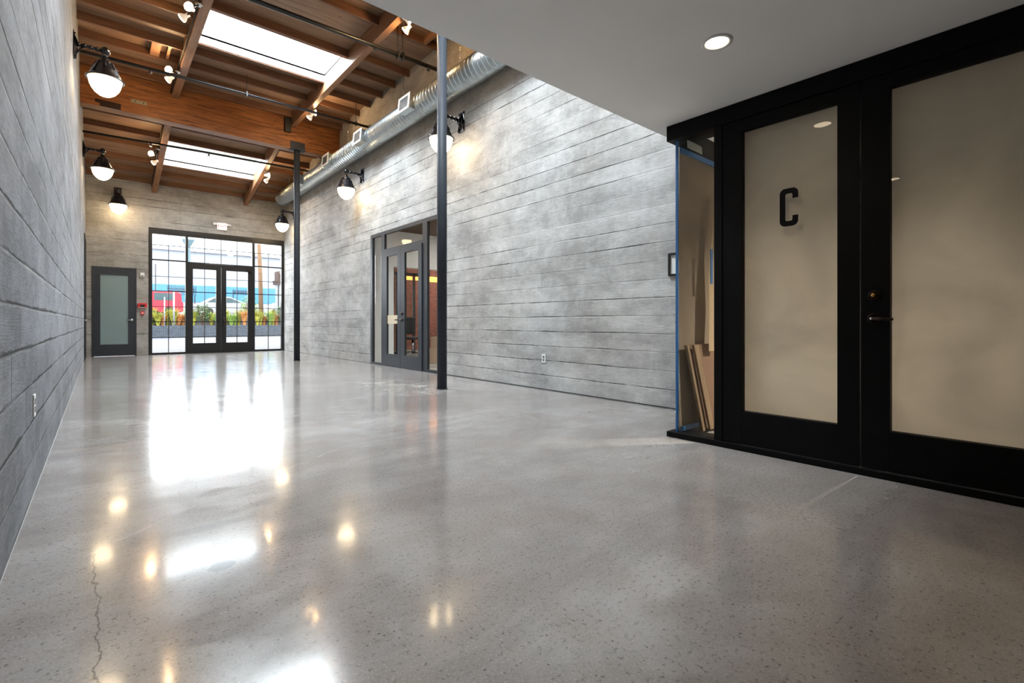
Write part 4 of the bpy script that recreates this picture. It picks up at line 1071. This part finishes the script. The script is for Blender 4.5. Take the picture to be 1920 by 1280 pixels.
M['grass_g'] = plain('grass_green', (0.15, 0.24, 0.04), 0.8, var=0.4, scale=6)
M['soil'] = plain('mulch', (0.10, 0.055, 0.03), 0.9, var=0.3)
M['polewood'] = plain('utility_pole_wood', (0.17, 0.10, 0.055), 0.9, var=0.25)
M['signbrown'] = plain('brown_sign', (0.045, 0.02, 0.014), 0.6)
tag(box('ground', M['asphalt'], None, -25, 60, GY, 37.0, -0.15, -0.01), 'sunlit pale asphalt forecourt outside the entrance', 'ground', kind='structure')
tag(box('ground', M['street'], None, -25, 70, 38.3, 90, -0.15, 1.45), 'higher street level behind the planting bed', 'ground', kind='structure')
tag(box('retaining_wall', M['block'], None, -20, 55, 37.0, 37.45, -0.01, 0.74), 'low grey block retaining wall beyond the forecourt', 'wall')
tag(box('planting_bed', M['soil'], None, -20, 55, 37.45, 38.3, -0.01, 0.70), 'brown planting bed on top of the block wall', 'bed')
for i, (x0, x1, y0) in enumerate(((-2.0, 3.2, 34.2),)):
    tag(box('parking_stripe', plain('parking_blue', (0.02, 0.05, 0.30), 0.8), None, x0, x1, y0, y0 + 1.0, -0.009, -0.004), 'blue painted parking stripe on the forecourt at the left', 'stripe')
tag(box('parking_stripe', plain('parking_white', (0.3, 0.3, 0.3), 0.8), None, 3.4, 12.0, 30.0, 30.12, -0.009, -0.004), 'faint white painted line across the forecourt', 'stripe')

# building across the street
t = empty('warehouse', (10, 60, 1.45)); tag(t, 'long pale low building with a blue band across the street', 'building')
box('wall', M['paler'], t, -10, 40, 60, 75, 1.45, 3.05)
box('blue_band', M['sky_blue'], t, -10, 40, 59.95, 75, 3.05, 4.80)
box('upper_wall', M['pale'], t, -10, 40, 60.1, 75, 4.80, 8.3)
box('parapet', M['paler'], t, -10.2, 40.2, 59.9, 75.2, 8.3, 8.75)
t = empty('iron_fence', (5, 56, 1.45)); tag(t, 'black spiked iron fence before the blue band, left section', 'fence')
def fence(t, x0, x1, y, z0, z1, dx):
    mb = MB(); x = x0
    while x <= x1:
        mb.box(x, x + 0.05, y, y + 0.04, z0, z1); x += dx
    mb.build('pickets', M['black'], t)
    MB().box(x0, x1, y, y + 0.05, z0 + 0.35, z0 + 0.42).box(x0, x1, y, y + 0.05, z1 - 0.35, z1 - 0.28).build('rails', M['black'], t)
fence(t, 4.95, 7.2, 56, 3.55, 4.45, 0.16)
MB().box(4.95, 5.03, 56, 56.06, 1.45, 3.6).box(7.1, 7.18, 56, 56.06, 1.45, 3.6).build('post', M['black'], t)
t = empty('iron_fence', (11, 56, 1.45)); tag(t, 'black spiked iron fence before the blue band, right section', 'fence')
fence(t, 10.4, 12.2, 56, 3.75, 4.3, 0.16)
MB().box(10.4, 10.48, 56, 56.06, 1.45, 3.8).box(12.1, 12.18, 56, 56.06, 1.45, 3.8).build('post', M['black'], t)

# cars
def car(name, x0, L, y, H, body, label, van=False):
    z = 1.45; W = 1.75
    t = empty(name, (x0 + L / 2, y, z)); tag(t, label, 'car')
    def sec(pts): return [(x0 + (1 - a if van else a) * L, z + b * H) for a, b in (pts[::-1] if van else pts)]
    if van: side = sec([(0.0, 0.16), (0.0, 0.52), (0.02, 0.60), (0.03, 0.92), (0.08, 1.0), (0.80, 1.0), (0.90, 0.93), (0.97, 0.62), (1.0, 0.55), (1.0, 0.18), (0.93, 0.12), (0.06, 0.12)])
    else: side = sec([(0.0, 0.22), (0.0, 0.50), (0.03, 0.62), (0.10, 0.66), (0.26, 0.96), (0.36, 1.0), (0.50, 0.99), (0.70, 0.72), (0.76, 0.66), (0.94, 0.56), (1.0, 0.42), (1.0, 0.22), (0.95, 0.14), (0.05, 0.14)])
    MB().prism(side[::-1], y - W / 2, y + W / 2, 'xz').build('car_body', body, t, 0.05)
    if van: wins = [[(0.12, 0.62), (0.12, 0.92), (0.40, 0.92), (0.40, 0.62)], [(0.46, 0.62), (0.46, 0.92), (0.78, 0.92), (0.86, 0.62)]]
    else: wins = [[(0.17, 0.70), (0.28, 0.92), (0.42, 0.94), (0.42, 0.68)], [(0.45, 0.68), (0.45, 0.94), (0.51, 0.93), (0.67, 0.70)]]
    for wv in wins:
        MB().prism(sec(wv), y - W / 2 - 0.012, y - W / 2 + 0.01, 'xz').build('side_window', M['carglass'], t)
    for a in (0.19, 0.80):
        MB().tube([(x0 + a * L, y - W / 2 - 0.01, z + 0.31), (x0 + a * L, y - W / 2 + 0.2, z + 0.31)], 0.31, 24).build('wheel', M['tyre'], t)
        MB().tube([(x0 + a * L, y + W / 2 + 0.01, z + 0.31), (x0 + a * L, y + W / 2 - 0.2, z + 0.31)], 0.31, 24).build('wheel', M['tyre'], t)
    return t
car('car', 0.4, 4.3, 43.2, 1.72, M['carred'], 'red boxy car parked beyond the planting, seen through the left panes', True)
car('car', 5.55, 4.6, 44.2, 1.50, M['carwhite'], 'white sedan parked beyond the planting behind the entrance doors')
car('car', 10.6, 4.5, 45.5, 1.25, M['carwhite'], 'low white car at the right edge beyond the planting')

# poles and signs
t = empty('utility_pole', (9.66, 41.5, 1.45)); tag(t, 'slightly leaning brown wooden utility pole seen through the right panes', 'pole')
MB().tube([(9.66, 41.5, 1.45), (9.60, 41.5, 4.5), (9.36, 41.5, 11.5)], [0.17, 0.15, 0.12], 14).build('shaft', M['polewood'], t)
MB().box(8.2, 10.6, 41.42, 41.58, 10.6, 10.75).build('crossarm', M['polewood'], t)
t = empty('street_lamp', (4.95, 42, 1.45)); tag(t, 'pale blue-green lamp post with a flat cap behind the left mullion', 'lamp post')
M['teal'] = plain('pale_teal_post', (0.10, 0.17, 0.20), 0.6)
MB().box(4.83, 5.07, 41.9, 42.1, 3.4, 6.5).build('post', M['teal'], t)
MB().box(4.9, 5.0, 41.95, 42.05, 1.45, 3.4).build('stem', M['teal'], t)
MB().hexa([(4.78, 41.85, 6.5), (5.12, 41.85, 6.5), (5.12, 42.15, 6.5), (4.78, 42.15, 6.5), (4.6, 41.7, 6.9), (5.3, 41.7, 6.9), (5.3, 42.3, 6.9), (4.6, 42.3, 6.9)]).box(4.6, 5.3, 41.7, 42.3, 6.9, 6.97).build('cap', M['teal'], t)
for i, (x, z1, r) in enumerate(((3.62, 2.85, 0.05), (3.14, 2.5, 0.035))):
    t = empty('sign_post', (x, 37.2, 0.74)); tag(t, ['thicker white post standing in front of the planting at the left', 'thinner white post standing in front of the planting at the left'][i], 'post')
    MB().tube([(x, 37.2, 0.74), (x, 37.2, z1)], r, 10).build('post', M['carwhite'], t)
    MB().box(x - r * 1.2, x + r * 1.2, 37.18, 37.22, z1, z1 + 0.04).build('cap', M['carwhite'], t)
t = empty('antenna_pole', (3.35, 52, 1.45)); tag(t, 'thin dark pole before the pale building at the left', 'pole')
MB().tube([(3.75, 52, 1.45), (3.75, 52, 6.0)], 0.04, 8).build('shaft', M['dark'], t)
t = empty('pylon_sign', (10.9, 40, 1.45)); tag(t, 'white kiosk with a dark brown sign box on top at the right edge', 'sign')
MB().box(10.45, 11.6, 39.9, 40.6, 1.45, 3.85).build('kiosk', M['carwhite'], t)
MB().box(10.72, 11.3, 39.86, 39.9, 3.05, 3.6).build('kiosk_window', M['carglass'], t)
MB().box(10.46, 10.52, 39.84, 39.9, 1.45, 3.8).build('corner_post', M['dark'], t)
MB().hexa([(10.35, 39.7, 3.85), (11.8, 39.7, 3.85), (11.8, 40.8, 3.85), (10.35, 40.8, 3.85), (10.3, 39.7, 4.15), (11.8, 39.7, 4.15), (11.8, 40.8, 4.15), (10.3, 40.8, 4.15)]).box(10.42, 11.7, 39.8, 40.7, 4.15, 4.85).build('sign_box', M['signbrown'], t)
MB().tube([(10.55, 39.78, 4.75), (10.72, 39.78, 4.55), (10.6, 39.78, 4.35), (10.85, 39.78, 4.45), (11.0, 39.78, 4.7), (10.95, 39.78, 4.3)], 0.035, 8).build('white_flourish', M['carwhite'], t)

# plants
def tuft(name, x, y, z, h, r, n, mat, label, group, rnd):
    mb = MB()
    for i in range(n):
        a = rnd.uniform(0, 2 * PI); rr = r * rnd.uniform(0.3, 1.0); hh = h * rnd.uniform(0.6, 1.0)
        dx, dy = math.cos(a), math.sin(a)
        w_ = 0.016
        p0 = Vector((x + dx * 0.04, y + dy * 0.04, z)); p1 = p0 + Vector((dx * rr * 0.35, dy * rr * 0.35, hh * 0.7)); p2 = p0 + Vector((dx * rr, dy * rr, hh * rnd.uniform(0.75, 1.0)))
        s_ = Vector((-dy, dx, 0)) * w_ if abs(dx) < 0.9 else Vector((w_, 0.0, 0))
        k = len(mb.v)
        mb.v += [tuple(p0 - s_), tuple(p0 + s_), tuple(p1 + s_), tuple(p1 - s_), tuple(p2)]
        mb.f += [(k, k + 1, k + 2, k + 3), (k + 3, k + 2, k + 4)]; mb.sm += [False, False]
    o = mb.build(name, mat); tag(o, label, 'grass', group)
def bush(x, y, z, h, r, label, rnd, mat):
    t = empty('leafy_shrub', (x, y, z)); tag(t, label, 'shrub')
    mb = MB()
    for i in range(420):
        a = rnd.uniform(0, 2 * PI); b = rnd.uniform(-0.9, 1.0); q = rnd.uniform(0.5, 1.0)
        c = Vector((x + r * q * math.cos(a) * math.sqrt(max(0, 1 - b * b * 0.8)), y + r * 0.5 * q * math.sin(a), z + h * 0.55 + h * 0.45 * b * q))
        u = Vector((rnd.uniform(-1, 1), rnd.uniform(-1, 1), rnd.uniform(-1, 1))).normalized() * 0.075
        v = u.cross(Vector((rnd.uniform(-1, 1), rnd.uniform(-1, 1), rnd.uniform(-1, 1)))).normalized() * 0.035
        k = len(mb.v); mb.v += [tuple(c - u), tuple(c + v), tuple(c + u), tuple(c - v)]
        mb.f.append((k, k + 1, k + 2, k + 3)); mb.sm.append(False)
    mb.build('foliage', mat, t)
    mb = MB()
    for i in range(5):
        a = i * 1.3
        mb.tube([(x, y, z), (x + r * 0.5 * math.cos(a), y + 0.15 * math.sin(a), z + h * 0.8)], 0.02, 6)
    mb.build('stem', M['polewood'], t)
rnd = random.Random(4)
gx = 2.3; i = 0
GM = {'o': ('grass_orange_tuft', 'orange'), 'y': ('grass_yellow_tuft', 'yellow-green'), 'g': ('grass_green_tuft', 'green')}
seq = 'oyyoyyoogyggyygyyggyoygyyogyo'
while gx < 11.6:
    k = seq[i % len(seq)]
    if min(abs(gx - q) for q in (5.25, 8.1, 10.3)) < 0.35: gx += 0.27; i += 1; continue
    tuft('ornamental_grass', gx, 37.85 + 0.25 * math.sin(i * 2.1), 0.70, 1.15 + 0.25 * math.sin(i * 1.7), 0.42, 130, M['grass_' + k], '%s ornamental grass tuft in the planting bed outside the entrance' % GM[k][1], '%s grass tufts in the planting bed' % GM[k][1], rnd)
    gx += 0.27; i += 1
bush(5.25, 37.9, 0.70, 1.5, 0.55, 'dark green shrub seen through the left entrance leaf', rnd, M['leaf'])
bush(8.1, 38.1, 0.70, 2.2, 0.6, 'light green tall shrub seen through the right entrance leaf', rnd, M['grass_g'])
bush(10.3, 37.9, 0.70, 1.5, 0.55, 'green shrub at the right end of the planting, seen through the right panes', rnd, M['leaf'])
bush(2.7, 38.0, 0.70, 1.0, 0.5, 'small green shrub at the left end of the planting', rnd, M['leaf'])
